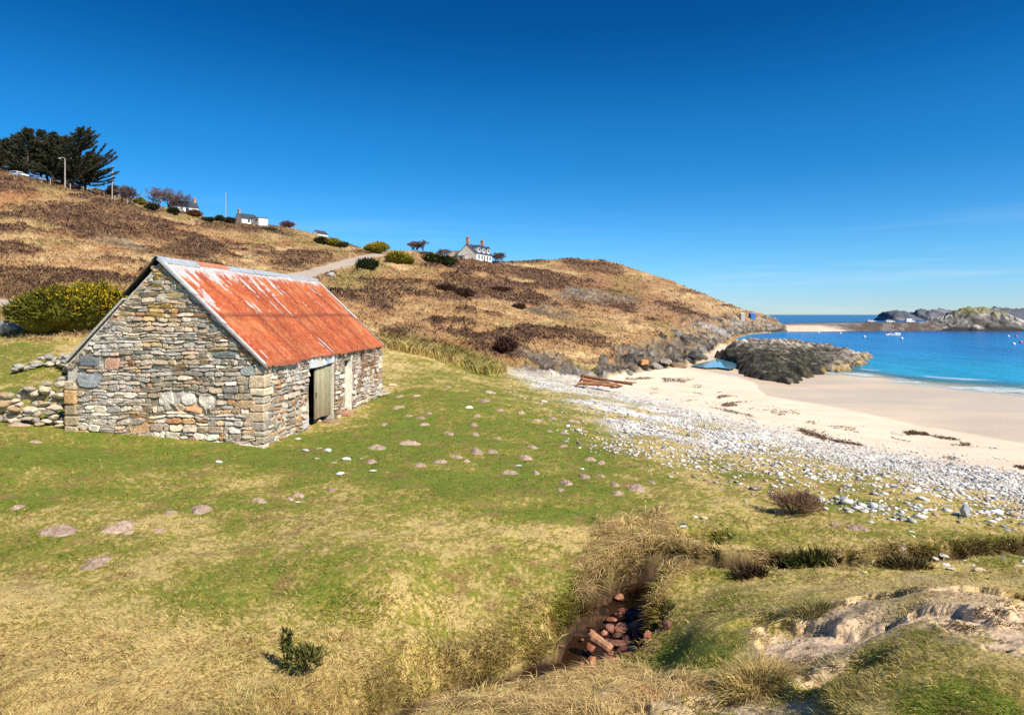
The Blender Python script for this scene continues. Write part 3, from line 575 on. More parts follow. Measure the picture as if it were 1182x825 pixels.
# ------------------------------------------------------------------ the stone barn
rnd = random.Random(7)
BA = Vector((-6.68, 18.40, 3.97)); BRZ = math.atan2(-.08, .997); BL, BW, BRX, BRZT, BEV = 11.64, 5.62, -2.98, 5.07, 2.16
barn = thing('stone_barn', 'old rubble stone barn with a rusty corrugated iron roof', 'barn', BA, BRZ)
def barn_w(p): c, s = math.cos(BRZ), math.sin(BRZ); return Vector((BA.x + p[0] * c - p[1] * s, BA.y + p[0] * s + p[1] * c, BA.z + p[2]))
m_stone = mat_attr('rubble_stone', rough=.92, spec=.15, var=.42, scale=11, bump=.9, bdist=.03, bscale=22)
def stones(sections, P, cols, gap=.02, prot=(.02, .07), seed=1, warp=.05, tint=None):
    """irregular coursed rubble. sections: list of (s,h,w,ht); P maps (s,h,out) to 3D; cols(s,h,rnd)->colour"""
    rn = random.Random(seed); V, Fc, C = [], [], []
    for (s, h, w, ht) in sections:
        n = 12; pr = rn.uniform(*prot); b = len(V); col = np.array(cols(s, h, w, ht, rn)); p_ = rn.uniform(2.6, 6)
        jit = [rn.uniform(.88, 1.06) for _ in range(n)]; tilt = rn.uniform(-.035, .035); tx, ty = rn.uniform(-.03, .03), rn.uniform(-.03, .03); sk = rn.uniform(-.25, .25)
        hw, hh = max(.015, w / 2 - gap / 2), max(.012, ht / 2 - gap / 2)
        for ring, (k, o) in enumerate(((.98, -.12), (1.0, pr * .35), (.93, pr * .85), (.66, pr))):
            for i in range(n):
                a = 2 * math.pi * (i + .5) / n; ca, sa = math.cos(a), math.sin(a); r = (abs(ca) ** p_ + abs(sa) ** p_) ** (-1 / p_)
                xx, yy = r * ca * hw * jit[i] * k, r * sa * hh * jit[(i + 3) % n] * k
                xx += sk * yy * .6; yy += tilt * xx
                oo = o + (xx * tx / max(hw, .05) + yy * ty / max(hh, .05)) * (ring > 1) + rn.uniform(-.006, .006) * (ring > 1)
                ss, qq = s + xx, h + yy
                w1 = (float(vn(ss * 2.3, qq * 2.3, 301)) - .5) * warp * 2; w2 = (float(vn(ss * 1.9, qq * 2.3, 302)) - .5) * warp * 2.4
                V.append(P(ss + w1, qq + w2, oo)); C.append(col * rn.uniform(.86, 1.14))
        for ring in range(3):
            for i in range(n): Fc.append((b + ring * n + i, b + ring * n + (i + 1) % n, b + (ring + 1) * n + (i + 1) % n, b + (ring + 1) * n + i))
        c0 = len(V); V.append(tuple(np.mean(np.array(V[b + 3 * n:b + 4 * n]), 0))); C.append(col * 1.05)
        for i in range(n): Fc.append((b + 3 * n + i, b + 3 * n + (i + 1) % n, c0, c0))
    return V, [f if f[2] != f[3] else f[:3] for f in Fc], C
def courses(s0, s1, h0, h1, rh, rw, seed, keep, lowbig=0):
    rn = random.Random(seed); out = []; h = h0
    while h < h1:
        ht = rn.uniform(*rh) * (1 + lowbig * max(0, 1 - (h - h0) / 2.2)); s = s0 - rn.uniform(0, .3)
        while s < s1:
            w = rn.uniform(*rw) * (1 if ht > .12 else 1.25)
            if rn.random() < .28 and ht > .15:      # two thin ones on top of each other
                f = rn.uniform(.35, .65)
                out += [(s + w / 2, h + ht * f / 2, w, ht * f), (s + w / 2, h + ht * (f + 1) / 2, w, ht * (1 - f))]
            else: out.append((s + w / 2, h + ht / 2, w, ht * rn.uniform(.92, 1.04)))
            s += w
        h += ht
    return [q for q in out if keep(*q)]
def build_faces(name, V, Fc, C, parent, mat=None):
    mb = MB(); mb.v = [tuple(v) for v in V]; mb.f = Fc; mb.c = [tuple(c) for c in C]; return mb.build(name, mat or m_stone, parent)
def pal(*cs): return cs
GREYS = [(.36, .32, .26), (.42, .38, .31), (.27, .25, .225), (.47, .42, .34), (.38, .32, .24), (.31, .30, .27), (.52, .46, .38), (.40, .31, .23)]
WARM = [(.52, .34, .16), (.44, .27, .15), (.50, .30, .18), (.58, .43, .25), (.40, .23, .13)]
PALE = [(.66, .60, .50), (.72, .68, .60), (.60, .52, .42), (.70, .62, .48)]
def var(c, rn, a=.15): k = rn.uniform(1 - a, 1 + a); w = rn.uniform(.0, .13); return [min(.85, x * k * t) for x, t in zip(c, (1.09 + w, 1.06, 1.02 - w))]
def white_mix(c, s, h, k):
    f = float(sst(.50, .66, fbm(np.array(s * 1.0), np.array(h * 1.0), .7, 4, 311))) * k; return [x * (1 - f) + y * f for x, y in zip(c, (.68, .66, .62))]
def slope_in(s, h, m=0.0):                            # inside the gable outline (s runs 0..-BW)
    if h <= BEV - .05: return -BW + .02 <= s <= -.02
    k = (BRZT - .12 - h) / (BRZT - .12 - BEV)
    return k > 0 and BRX + (-BW - BRX) * k + m <= s <= BRX + (0 - BRX) * k - m
def gcol_(s, h, w, ht, rn):
    low = max(0, 1 - h / 1.9); r = rn.random()
    if r < .10 + .10 * low: c = rn.choice(WARM)
    elif r < .16 + .42 * low: c = rn.choice(PALE)
    else: c = rn.choice(GREYS)
    if abs(s - BRX - .15) < .35 and h > 2.6 and rn.random() < .5: c = (.50, .36, .14)
    return white_mix(var(c, rn), s, h, .45)
Pg = lambda s, h, o: (s, -o, h)
sec = courses(-BW, 0, -.45, BRZT, (.055, .18), (.10, .46), 11, lambda s, h, w, ht: slope_in(s - w / 2, h + ht / 2, .01) and slope_in(s + w / 2, h + ht / 2, .01), .35)
# small stones filling in along the raking edges
for side in (-1, 1):
    for i in range(46):
        k = (i + .5) / 46; ex = 0 if side > 0 else -BW; s = BRX + (ex - BRX) * k; h = BRZT - .12 - (BRZT - .12 - BEV) * k
        sec.append((s - side * .10, h - .08, rnd.uniform(.14, .26), rnd.uniform(.07, .13)))
special = {(-4.33, 2.22, .44, .36): (.62, .36, .25), (-5.0, 2.25, .58, .30): (.17, .18, .19), (-4.95, 1.72, .75, .42): (.34, .36, .37), (-1.05, 2.42, .72, .17): (.27, .31, .29), (-.35, 2.0, .66, .30): (.36, .38, .36),
           (-2.1, 1.2, .42, .34): (.76, .70, .60), (-1.6, 1.22, .40, .34): (.74, .68, .56), (-2.75, 1.2, .46, .36): (.70, .64, .54), (-.55, 1.15, .62, .24): (.55, .38, .22), (-3.5, .42, .55, .30): (.58, .36, .2), (-2.5, 4.03, .5, .18): (.58, .44, .22), (-1.95, .05, .34, .26): (.60, .32, .2)}
sec = [q for q in sec if not any(abs(q[0] - k[0]) < (q[2] + k[2]) * .36 and abs(q[1] - k[1]) < (q[3] + k[3]) * .36 for k in special)] + list(special)
def gcol2(s, h, w, ht, rn): return special.get((s, h, w, ht)) or gcol_(s, h, w, ht, rn)
V, Fc, C = stones(sec, Pg, gcol2, .008, (.010, .05), 21, .045)
gable = build_faces('gable_wall', V, Fc, C, barn)
def backing(name, P, s0, s1, h0, top, holes, step, colf, parent, seed):
    """rough mortar bed behind the stones"""
    ss = np.arange(s0, s1 + 1e-6, step); mb = MB(); hh = np.arange(h0, 5.2, step); idx = {}
    for i, s in enumerate(ss):
        for j, h in enumerate(hh):
            idx[i, j] = len(mb.v); t = top(s); h2 = min(h, t); o = (float(vn(s * 5, h * 5, seed)) - .5) * .035 - .02
            mb.v.append(P(s, h2, o)); mb.c.append(colf(s, h2))
    for i in range(len(ss) - 1):
        for j in range(len(hh) - 1):
            sm_, hm = (ss[i] + ss[i + 1]) / 2, (hh[j] + hh[j + 1]) / 2
            if hh[j] > max(top(ss[i]), top(ss[i + 1])): continue
            if any(a < sm_ < b_ and c < hm < d_ for a, b_, c, d_ in holes): continue
            mb.f.append((idx[i, j], idx[i + 1, j], idx[i + 1, j + 1], idx[i, j + 1]))
    return mb.build(name, m_mortar, parent)
m_mortar = mat_attr('old_lime_mortar', rough=.95, spec=.1, var=.35, scale=14, bump=.9, bdist=.03, bscale=34)
def gtop(s): return BRZT - .14 - (BRZT - .14 - BEV) * (abs(s - BRX) / (abs(BRX) if s > BRX else BW + BRX))
def gmort(s, h):
    f = float(sst(.46, .62, fbm(np.array(s), np.array(h), .8, 4, 321))); edge = max(0, 1 - abs(gtop(s) - h) / .5) if h > 2 else 0
    f = min(1, f * .7 + edge * .55); return [a * (1 - f) + b_ * f for a, b_ in zip((.27, .23, .17), (.66, .61, .52))]
backing('mortar', Pg, -BW + .01, -.01, -.5, gtop, [], .06, gmort, gable, 331)
# long wall with the two doorways (s runs 0..BL away from the camera)
D1 = (3.23, 5.40, -.3, 1.86); D2 = (6.74, 7.55, -.3, 1.95); HOLE = (8.55, 8.85, 1.75, 1.98)
holes = [D1, D2, HOLE]
Ps = lambda s, h, o: (o, s, h)
def free(s, h, w, ht): return not any(a - w * .42 < s < b_ + w * .42 and c < h + ht * .3 and h - ht * .4 < d_ for a, b_, c, d_ in holes) and s + w * .4 < BL and s - w * .4 > 0 and h + ht / 2 < BEV + .02
def scol(s, h, w, ht, rn):
    r = rn.random()
    if s < 3.3: c = rn.choice(WARM) if r < .34 else rn.choice(PALE) if r < .56 else rn.choice(GREYS)
    else: c = rn.choice(GREYS) if r < .5 else rn.choice(PALE) if r < .72 else (.30, .19, .11)
    c = white_mix(var(c, rn), s, h + 7, .55)
    st_ = float(sst(.5, .62, fbm(np.array(s * 1.0), np.array(.3), .28, 2, 341))) * (.75 if s > 5.4 else .2) * max(0, min(1, h / 1.6))
    return [a * (1 - st_) + b_ * st_ for a, b_ in zip(c, (.26, .12, .055))]
sec = courses(0, BL, -.45, BEV + .05, (.11, .26), (.20, .52), 12, free)
V, Fc, C = stones(sec, Ps, scol, .045, (.0, .04), 22, .035)
longw = build_faces('side_wall', V, Fc, C, barn)
def smort(s, h):
    f = float(sst(.36, .56, fbm(np.array(s), np.array(h), .6, 4, 351))) * (1 if s < 5.4 else .8)
    st_ = float(sst(.5, .62, fbm(np.array(s * 1.0), np.array(.3), .28, 2, 341))) * (.7 if s > 5.4 else .15)
    c = [a * (1 - f) + b_ * f for a, b_ in zip((.26, .22, .17), (.70, .67, .61))]; c = [a * (1 - st_) + b_ * st_ for a, b_ in zip(c, (.24, .12, .06))]
    g = max(0, 1 - (h + .05) / .3) * .6; return [a * (1 - g) + b_ * g for a, b_ in zip(c, (.20, .19, .10))]
def swm(s, h, o): return Ps(s, h, o + .008)
backing('mortar', swm, .01, BL - .01, -.5, lambda s: BEV, holes, .07, smort, longw, 361)
# quoins binding the near corner and the far end, each stone by itself
rq = random.Random(5)
def quoin(lo, hi, c):
    q = MB(); q.box(lo, hi, c); q.v = [tuple(w + rq.uniform(-.02, .02) for w in p) for p in q.v]; q.build('quoin', m_stone, barn, bevel=.03)
h = -.4; k = 0
while h < BEV - .05:
    ht = min(rq.uniform(.10, .36), BEV - h); a, b_ = (.55, .30) if k % 2 else (.30, .55); a *= rq.uniform(.5, 1.3); b_ *= rq.uniform(.5, 1.3)
    c = var(rq.choice([(.50, .35, .22), (.42, .38, .31), (.38, .35, .30), (.54, .47, .37), (.46, .37, .27), (.56, .50, .41), (.48, .42, .34)]), rq, .28)
    quoin((-a, -.03 - rq.uniform(0, .03), h + .010), (.022 + rq.uniform(0, .025), b_, h + ht - .010), c); h += ht; k += 1
h = -.4; k = 0
while h < BEV - .05:
    ht = min(rq.uniform(.2, .3), BEV - h); quoin((-.3, BL - (.45 if k % 2 else .28), h + .01), (.05, BL + .04, h + ht - .01), var(rq.choice(PALE + GREYS), rq)); h += ht; k += 1
h = -.4
while h < 1.55:                                        # bottom left corner of the gable
    ht = rq.uniform(.24, .40); quoin((-BW - .05, -.06 - rq.uniform(0, .03), h + .012), (-BW + rq.uniform(.26, .45), .4, h + ht - .012), var(rq.choice([(.46, .33, .18), (.42, .36, .24), (.36, .34, .28), (.48, .42, .3)]), rq)); h += ht
# the walls one does not see from here
w = MB(); w.box((-BW, .35, -.5), (-BW + .45, BL, BEV - .02), (.25, .24, .22)); w.build('rear_wall', m_stone, barn)
w = MB(); w.add([(-BW + .46, BL - .45, -.5), (-.42, BL - .45, -.5), (-.42, BL - .45, BEV - .1), (BRX, BL - .45, BRZT - .18), (-BW + .46, BL - .45, BEV - .1), (-BW, BL, -.5), (-.01, BL, -.5), (-.01, BL, BEV - .1), (BRX, BL, BRZT - .18), (-BW, BL, BEV - .1)], [(0, 1, 2, 3, 4), (9, 8, 7, 6, 5), (2, 7, 8, 3), (3, 8, 9, 4), (1, 6, 7, 2), (4, 9, 5, 0)], (.25, .24, .22)); w.build('far_gable_wall', m_stone, barn)
w = MB()                                               # inner faces and reveals of the doorways
for a, b_ in ((0.0, D1[0]), (D1[1], D2[0]), (D2[1], BL - .46)): w.box((-.5, a + (.3 if a == 0 else 0), -.5), (-.06, b_, BEV - .06), (.34, .32, .29))
w.box((-.5, D1[0], D1[3]), (-.06, D1[1], BEV - .06), (.3, .28, .25)); w.box((-.5, D2[0], D2[3]), (-.06, D2[1], BEV - .06), (.3, .28, .25))
w.build('wall_core', m_stone, barn)
w = MB(); w.box((-BW + .46, .3, -.08), (-.51, BL - .5, .03), (.05, .04, .03)); w.build('earth_floor', m_stone, barn)
m_wood = mat_attr('weathered_wood', rough=.8, spec=.2, var=.25, scale=6, bump=.5, bscale=30, bdist=.01)
# big door standing a little open, of upright boards
dr = MB(); y0, y1 = D1[0] + .66, D1[1] - .03; nb = 8
for i in range(nb):
    a = y0 + (y1 - y0) * i / nb; b_ = y0 + (y1 - y0) * (i + 1) / nb - .012; g = rq.uniform(.85, 1.12); o = rq.uniform(-.008, .008)
    col = (.50 * g, .47 * g, .30 * g); v0 = len(dr.v); dr.box((-.10 + o, a, .08 + rq.uniform(0, .05)), (-.055 + o, b_, D1[3] - .08 - rq.uniform(0, .05)), col)
    for vi in range(v0, len(dr.v)):
        if dr.v[vi][2] < .6: dr.c[vi] = (.27 * g, .21 * g, .12 * g)
door = dr.build('door', m_wood, barn)
for zb in (.35, 1.35): dr = MB(); dr.box((-.13, y0 + .1, zb), (-.109, y1 - .05, zb + .12), (.46, .43, .3)); dr.build('ledge_board', m_wood, door)
dr = MB(); dr.box((-.052, y0 + .02, .82), (-.02, y0 + .07, .98), (.16, .08, .05)); dr.build('latch', m_wood, door)
fr = MB(); fr.box((-.24, D1[1] - .03, -.1), (.01, D1[1] + .11, D1[3] + .02), (.55, .52, .40)); fr.box((-.22, D1[0], D1[3] - .1), (-.12, D1[1] - .031, D1[3] + .03), (.30, .25, .18)); fr.build('door_frame', m_wood, barn, bevel=.006)
lb = MB()                                              # peeling blue and white boards between door and eave
for i in range(6):
    a = D1[0] - .05 + i * (D1[1] - D1[0] + .12) / 6; b_ = a + (D1[1] - D1[0] + .12) / 6 - .015
    lb.box((.012 + rq.uniform(0, .012), a, D1[3] - .01 - rq.uniform(-.02, .04)), (.052, b_, BEV + .05), rq.choice([(.62, .66, .70), (.72, .72, .70), (.42, .52, .64), (.66, .64, .58)]))
lb.build('lintel_boards', mat_attr('flaking_paint', rough=.7, var=.55, scale=9, bump=.5, bscale=20), barn)
# narrow second doorway, boarded
d2 = MB()
for i in range(3):
    a = D2[0] + .30 + i * .165; d2.box((-.20, a, .0), (-.16, a + .155, D2[3] - .42 + .03 * i), (.66, .63, .52))
d2.build('boarded_shutter', m_wood, barn)
d2 = MB(); d2.box((-.20, D2[1] - .03, -.1), (-.02, D2[1] + .09, D2[3]), (.70, .67, .56)); d2.box((-.18, D2[0] - .06, -.1), (-.03, D2[0] + .03, D2[3]), (.36, .33, .27)); d2.box((-.18, D2[0] + .031, D2[3] - .12), (-.03, D2[1] - .031, D2[3] - .01), (.3, .27, .22)); d2.build('doorway_frame', m_wood, barn, bevel=.006)
# --- corrugated roof
m_iron = mat_attr('rusty_corrugated_iron', rough=.78, spec=.25, var=.22, scale=7, bump=.35, bscale=60, bdist=.01)
RV = Vector((.13 - BRX, 0, BEV - .04 - BRZT)); RLEN = RV.length; RT = RV.normalized(); RN = Vector((-RT.z, 0, RT.x))
PITCH = .105
def roof_col(Y, S):
    """rust with pale flaking paint; S = distance down the slope"""
    f = S / RLEN
    a = fbm(Y * 9, S * 1.3, 1.6, 4, 401); b2 = fbm(Y, S, .55, 4, 402); c3 = fbm(Y * 2.2, S * .45, .42, 4, 403); fine = fbm(Y, S, .07, 3, 404); sheetn = vn(np.floor((Y + .12) / .73), np.floor(f / .53), 405)
    c = np.broadcast_to(np.array((.43, .098, .034)), Y.shape + (3,)).copy()
    c = mixc(c, (.52, .165, .062), sst(.42, .68, b2)); c = mixc(c, (.28, .055, .028), sst(.54, .70, a) * .8); c = mixc(c, (.62, .26, .12), sst(.58, .72, fine) * .5)
    c = c * (.88 + .24 * sheetn)[..., None]
    up = sst(.30, .0, f) ; verge = sst(.85, .05, Y) * sst(1.08, .2, f); mid = sst(.16, .0, np.abs(f - .46)) * sst(3.2, 1.2, np.abs(Y - 4.2)) ; near = sst(6.5, .5, Y) * sst(.56, .32, f)
    wh = c3 + up * (.10 + .24 * sst(7, 1, Y)) + verge * .24 + mid * .04 + near * .07 + (fine - .5) * .25 - sst(.53, .58, f) * (.10 - .16 * verge)
    k = sst(.715, .77, wh)
    k = np.maximum(k, sst(.10, .05, f + (fine - .5) * .05 + (c3 - .5) * .10))
    pale = mixc(np.broadcast_to(np.array((.62, .59, .54)), Y.shape + (3,)), (.48, .47, .46), sst(.4, .6, fine))
    c = mixc(c, pale, k * .94)
    c = mixc(c, (.16, .05, .03), sst(.03, .005, np.abs(f - .535)) * .6)
    c = mixc(c, (.22, .09, .05), sst(.965, 1.0, f + (fine - .5) * .04) * .7)
    return c * np.array((.86, .86, .88))
NSH = 16; shw = (BL + .24) / NSH
for row, (f0, f1, lift) in enumerate(((.01, .55, .014), (.53, 1.0, 0.0))):
    for i in range(NSH):
        y0 = -.12 + i * shw; ys = np.arange(y0 - .03, y0 + shw + .015, PITCH / 8); end = f1 + (rq.uniform(-.006, .012) if row else rq.uniform(-.008, .008))
        fs = np.linspace(f0, end, 52); Y, FS = np.meshgrid(ys, fs)
        S = FS * RLEN; w_ = .019 * np.sin(2 * math.pi * (Y + .12) / PITCH) + lift + (i % 2) * .004 + .02 * (fbm(Y, S, 1.8, 2, 411) - .5)
        if row: S = S + (FS > .985) * (fbm(Y, S * 0, .06, 2, 412) - .5) * .10
        sag = .05 * np.sin(math.pi * np.clip(FS, 0, 1)) * np.sin(Y * .9)
        X = BRX + RT.x * S + RN.x * (w_ + sag * .5); Z = BRZT + RT.z * S + RN.z * (w_ + sag * .5)
        r_, c_ = Y.shape; ii = np.arange(r_ * c_).reshape(r_, c_)
        fq = np.stack([ii[:-1, :-1], ii[1:, :-1], ii[1:, 1:], ii[:-1, 1:]], -1).reshape(-1, 4)
        np_mesh('roof_sheet', np.stack([X, Y, Z], -1).reshape(-1, 3), fq, m_iron, roof_col(Y, S).reshape(-1, 3), True, parent=barn)
m_tin = mat_attr('grey_tin_flashing', rough=.6, spec=.4, var=.3, scale=8, bump=.3, bscale=20)
lf = MB(); LV = Vector((-BW - .1 - BRX, 0, BEV + .05 - BRZT))
n_ = 60
for i in range(n_):                                    # the far slope, seen only by its edge
    a, b_ = .30 + (BL - .2) * i / n_, .30 + (BL - .2) * (i + 1) / n_; o0, o1 = (.02 if i % 2 else -.01), (-.01 if i % 2 else .02)
    lf.add([(BRX, a, BRZT + o0), (BRX + LV.x, a, BRZT + LV.z + o0), (BRX + LV.x, b_, BRZT + LV.z + o1), (BRX, b_, BRZT + o1)], [(0, 3, 2, 1)], (.40, .13, .06))
lf.build('rear_roof_sheets', m_iron, barn)
y = -.13
while y < BL + .1:                                     # ridge pieces of tin
    L_ = rq.uniform(1.5, 2.1); e = min(y + L_ - .03, BL + .14); o = rq.uniform(.0, .02); g = rq.uniform(.9, 1.15); dn = rq.uniform(.13, .2)
    rc = MB(); c = (.36 * g, .39 * g, .42 * g) if rq.random() < .8 else (.55, .22, .12)
    p = [(BRX - .14, BRZT - .07 + o), (BRX - .03, BRZT + .045 + o), (BRX + .03, BRZT + .045 + o), (BRX + dn, BRZT - dn * .93 + .05 + o)]
    vv = [(a, y, z_) for a, z_ in p] + [(a, e, z_) for a, z_ in p] + [(a, y, z_ - .012) for a, z_ in p] + [(a, e, z_ - .012) for a, z_ in p]
    ff = [(k, k + 1, k + 5, k + 4) for k in range(3)] + [(k + 8, k + 12, k + 13, k + 9) for k in range(3)] + [(k, k + 8, k + 9, k + 1) for k in range(3)] + [(3, 11, 15, 7), (0, 4, 12, 8)] + [(k + 4, k + 5, k + 13, k + 12) for k in range(3)]
    rc.add(vv, ff, c); rc.build('ridge_cap', m_tin, barn); y += L_
def raking(x0, z0, x1, z1, y0, y1, t, c, name, mat):
    d = Vector((x1 - x0, 0, z1 - z0)).normalized(); nn = Vector((-d.z, 0, d.x)); nn = nn if nn.z > 0 else -nn; mb = MB()
    v = [(x0, y0, z0), (x1, y0, z1), (x1, y1, z1), (x0, y1, z0)]; mb.add(v + [(a + nn.x * t, b_, cc + nn.z * t) for a, b_, cc in v], [(0, 1, 2, 3), (4, 7, 6, 5), (0, 4, 5, 1), (1, 5, 6, 2), (2, 6, 7, 3), (3, 7, 4, 0)], c); return mb.build(name, mat, barn)
e = Vector((BRX, 0, BRZT)) + RV
raking(BRX + .02, BRZT - .045, e.x - .03, e.z - .02, -.14, -.105, .075, (.30, .31, .31), 'verge_board', m_tin)
for (a, b_, ww) in ((.02, .35, .17), (.36, .62, .11), (.63, .98, .06)):
    raking(BRX + RV.x * a, BRZT + RV.z * a + .03, BRX + RV.x * b_, BRZT + RV.z * b_ + .03, -.145, -.10 + ww, .02, (.64, .63, .60), 'verge_flashing', m_tin)
raking(BRX + RV.x * .62, BRZT + RV.z * .62 + .03, BRX + RV.x * .99, BRZT + RV.z * .99 + .03, BL + .05, BL + .13, .02, (.45, .40, .36), 'verge_flashing', m_tin)
raking(BRX + RV.x * .05, BRZT + RV.z * .05 + .03, BRX + RV.x * .6, BRZT + RV.z * .6 + .03, BL - .02, BL + .13, .025, (.60, .60, .58), 'verge_flashing', m_tin)
raking(BRX - .01, BRZT + .02, BRX + LV.x * .36, BRZT + LV.z * .36 + .01, -.07, .5, .035, (.06, .055, .05), 'verge_board', m_wood)
raking(BRX + LV.x * .36, BRZT + LV.z * .36 - .10, BRX + LV.x * .98, BRZT + LV.z * .98 - .08, -.025, .5, .06, (.50, .47, .41), 'wall_coping', m_mortar)
# ------------------------------------------------------------------ rocks and islands in the bay
m_rock = mat_attr('sea_rock', rough=.85, spec=.25, var=.4, scale=1.6, bump=.9, bdist=.15, bscale=6)
def field(name, xs, ys, zf, cf, mat, zmin=-.6):
    X, Y = np.meshgrid(xs, ys); Z = zf(X, Y); C = cf(X, Y, Z); r, c = X.shape; k = np.arange(r * c).reshape(r, c)
    q = np.stack([k[:-1, :-1], k[:-1, 1:], k[1:, 1:], k[1:, :-1]], -1); zz = np.maximum.reduce([Z[:-1, :-1], Z[1:, :-1], Z[:-1, 1:], Z[1:, 1:]])
    return np_mesh(name, np.stack([X, Y, Z], -1).reshape(-1, 3), q[zz > zmin].reshape(-1, 4), mat, C.reshape(-1, 3), False)
def ub(u, d): return ((u - U0) / F * d, d)
_out = [ub(833, 97), ub(848, 88), ub(872, 78.5), ub(900, 72.5), ub(924, 68.3), ub(934, 75), ub(928, 82), ub(955, 87), ub(985, 95), ub(1005, 112), ub(1013, 123), ub(985, 128), ub(940, 130), ub(890, 132), ub(845, 131), ub(835, 116), ub(831, 106)]
def reef_z(X, Y):
    wx = (fbm(X, Y, 3, 4, 501) - .5) * 6; wy = (fbm(X, Y, 3, 4, 502) - .5) * 6
    ins = poly_mask(X + wx, Y + wy, _out, 1.6); U = U0 + F * X / Y
    zc = np.interp(U, [835, 858, 900, 940, 985, 1010], [2.8, 3.8, 3.6, 2.3, 1.0, .2])
    prof = np.interp(Y, [66, 74, 84, 98, 116, 126, 132], [.22, .32, .42, .66, 1.0, .8, .2])
    s1 = ridged(X * .55 + Y * .5, Y * .35 - X * .35, 2.6, 5, 503, .6); s2 = ridged(X, Y, 1.1, 4, 504)
    b1, f1 = cells(X, Y, 2.0, 931, .57, 4.5, .6); b2_, f2 = cells(X, Y, .7, 941, .62, 3.6, .6)
    return -1.2 + ins * (1.25 + zc * prof * .72 + (fbm(X, Y, 7, 3, 507) - .5) * 1.6 * prof + (b1 - .5) * .22 + (strata(X, Y, 3.2, 951, .50, 1.0) - .4) * .42 * np.clip(prof + .3, 0, 1) + (strata(X, Y, 1.0, 961, .55) - .4) * .14 + (ridged(X, Y, .9, 4, 506) - .5) * .26 + (s1 - .55) * 1.35 * np.clip(prof + .1, 0, 1) + (s2 - .5) * .5)
def reef_c(X, Y, Z):
    a = fbm(X, Y, 2.2, 4, 511); b_ = fbm(X + Z, Y, .8, 3, 512); U = U0 + F * X / Y
    c = mixc(np.broadcast_to(np.array((.24, .205, .16)), X.shape + (3,)), (.40, .34, .265), sst(.45, .65, b_))
    low = np.clip(sst(2.5, 1.3, Z + (a - .5) * 1.6) + sst(113, 99, Y + (a - .5) * 34), 0, 1) * sst(990, 930, U - (Y < 90) * 60)
    c = mixc(c, (.030, .028, .022), low * .95); c = mixc(c, (.085, .080, .038), low * sst(.52, .66, b_) * .8)
    c = mixc(c, (.34, .22, .075), sst(.9, .35, Z) * sst(925, 945, U) * .85 * sst(.35, .5, a))
    bb = strata(X, Y, .8, 961, .55); fc = fbm(X + Z * .7, Y * 1.2, .38, 4, 514); c = c * (.45 + 1.1 * fc)[..., None]; c = mixc(c, (.30, .26, .19), sst(.66, .76, fc) * .5); c = mixc(c, (.022, .02, .018), sst(.70, .80, ridged(X * .8 + Y * .5, Y * .5 - X * .3, 1.5, 3, 513)) * .7); return c * (.40 + .5 * b_ + .75 * np.clip(bb, 0, 1))[..., None]
tag(field('rock_reef', np.arange(21, 72, .17), np.arange(64, 134, .2), reef_z, reef_c, m_rock), 'dark weed-covered rocky reef running from the sand into the bay', 'reef')
def island(name, label, sky_pts, d, depth, colf, zbase=-1, rough=1.0, seed=1, stp=1.0, kindof=None):
    su_ = [p[0] for p in sky_pts]; zs = [CAM_Z - (p[1] - HOR) * d / F for p in sky_pts]
    xs = np.arange((su_[0] - 6 - U0) / F * d, (su_[-1] + 6 - U0) / F * d, stp); ys = np.arange(d - depth, d + depth, stp * 1.4)
    def zf(X, Y):
        U = U0 + F * X / d + (fbm(X, Y, depth * .6, 3, seed) - .5) * 5; z = np.interp(U, su_, zs); v = (Y - d) / depth + (fbm(X, Y, depth * .5, 3, seed + 1) - .5) * .35
        pr = np.where(v < 0, np.clip(1 - np.abs(v) ** 1.6 * 1.15, 0, 1), np.clip(1 - v * v, 0, 1)); ed = sst(su_[0] - 2, su_[0] + 4, U) * sst(su_[-1] + 2, su_[-1] - 4, U)
        hh = (z - zbase) * pr * ed
        return zbase + hh * (1 + ((cells(X, Y, 4 * stp + 2.5, seed + 5, .4, 1.8)[0] - .5) * .5 + (cells(X, Y, 1.6 * stp + 1, seed + 9, .7, 1.8)[0] - .5) * .22) * rough * (1.15 - .5 * pr) + (ridged(X * .7 + Y * .4, Y * .6 - X * .2, 5 * stp + 3, 5, seed + 2, .6) - .6) * .40 * rough * (1.2 - .6 * pr))
    o = field(name, xs, ys, zf, colf, m_rock)
    return kind(o, kindof) if kindof else tag(o, label, 'island')
def isl_c(X, Y, Z):
    a = fbm(X + Z, Y - Z, 5, 5, 521); c = mixc(np.broadcast_to(np.array((.15, .135, .12)), X.shape + (3,)), (.46, .43, .38), sst(.46, .60, a)); c = mixc(c, (.05, .045, .04), sst(.62, .76, ridged(X, Y + Z, 5, 3, 523)) * .8)
    c = mixc(c, (.035, .033, .03), sst(2.4, 1.0, Z + (a - .5) * 2)); return mixc(c, (.20, .19, .05), sst(7.4, 9.2, Z + (fbm(X, Y, 6, 3, 522) - .5) * 4) * .8)
island('rocky_islet', 'grey rocky islet with a green turf cap at the right of the bay', [(1052, 379), (1066, 371), (1080, 368), (1100, 362.5), (1112, 359), (1125, 358), (1142, 360), (1156, 364), (1166, 369), (1174, 379)], 330, 26, isl_c, seed=531, stp=.55)
island('rocky_islet', 'low dark skerry at the foot of the turf-capped islet', [(1170, 381), (1176, 377), (1186, 374), (1205, 372), (1240, 380)], 322, 12, isl_c, seed=541, stp=.5)
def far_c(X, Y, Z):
    a = fbm(X + Z * 2, Y, 14, 4, 551); return mixc(np.broadcast_to(np.array((.10, .112, .135)), X.shape + (3,)), (.23, .22, .225), sst(.42, .62, a))
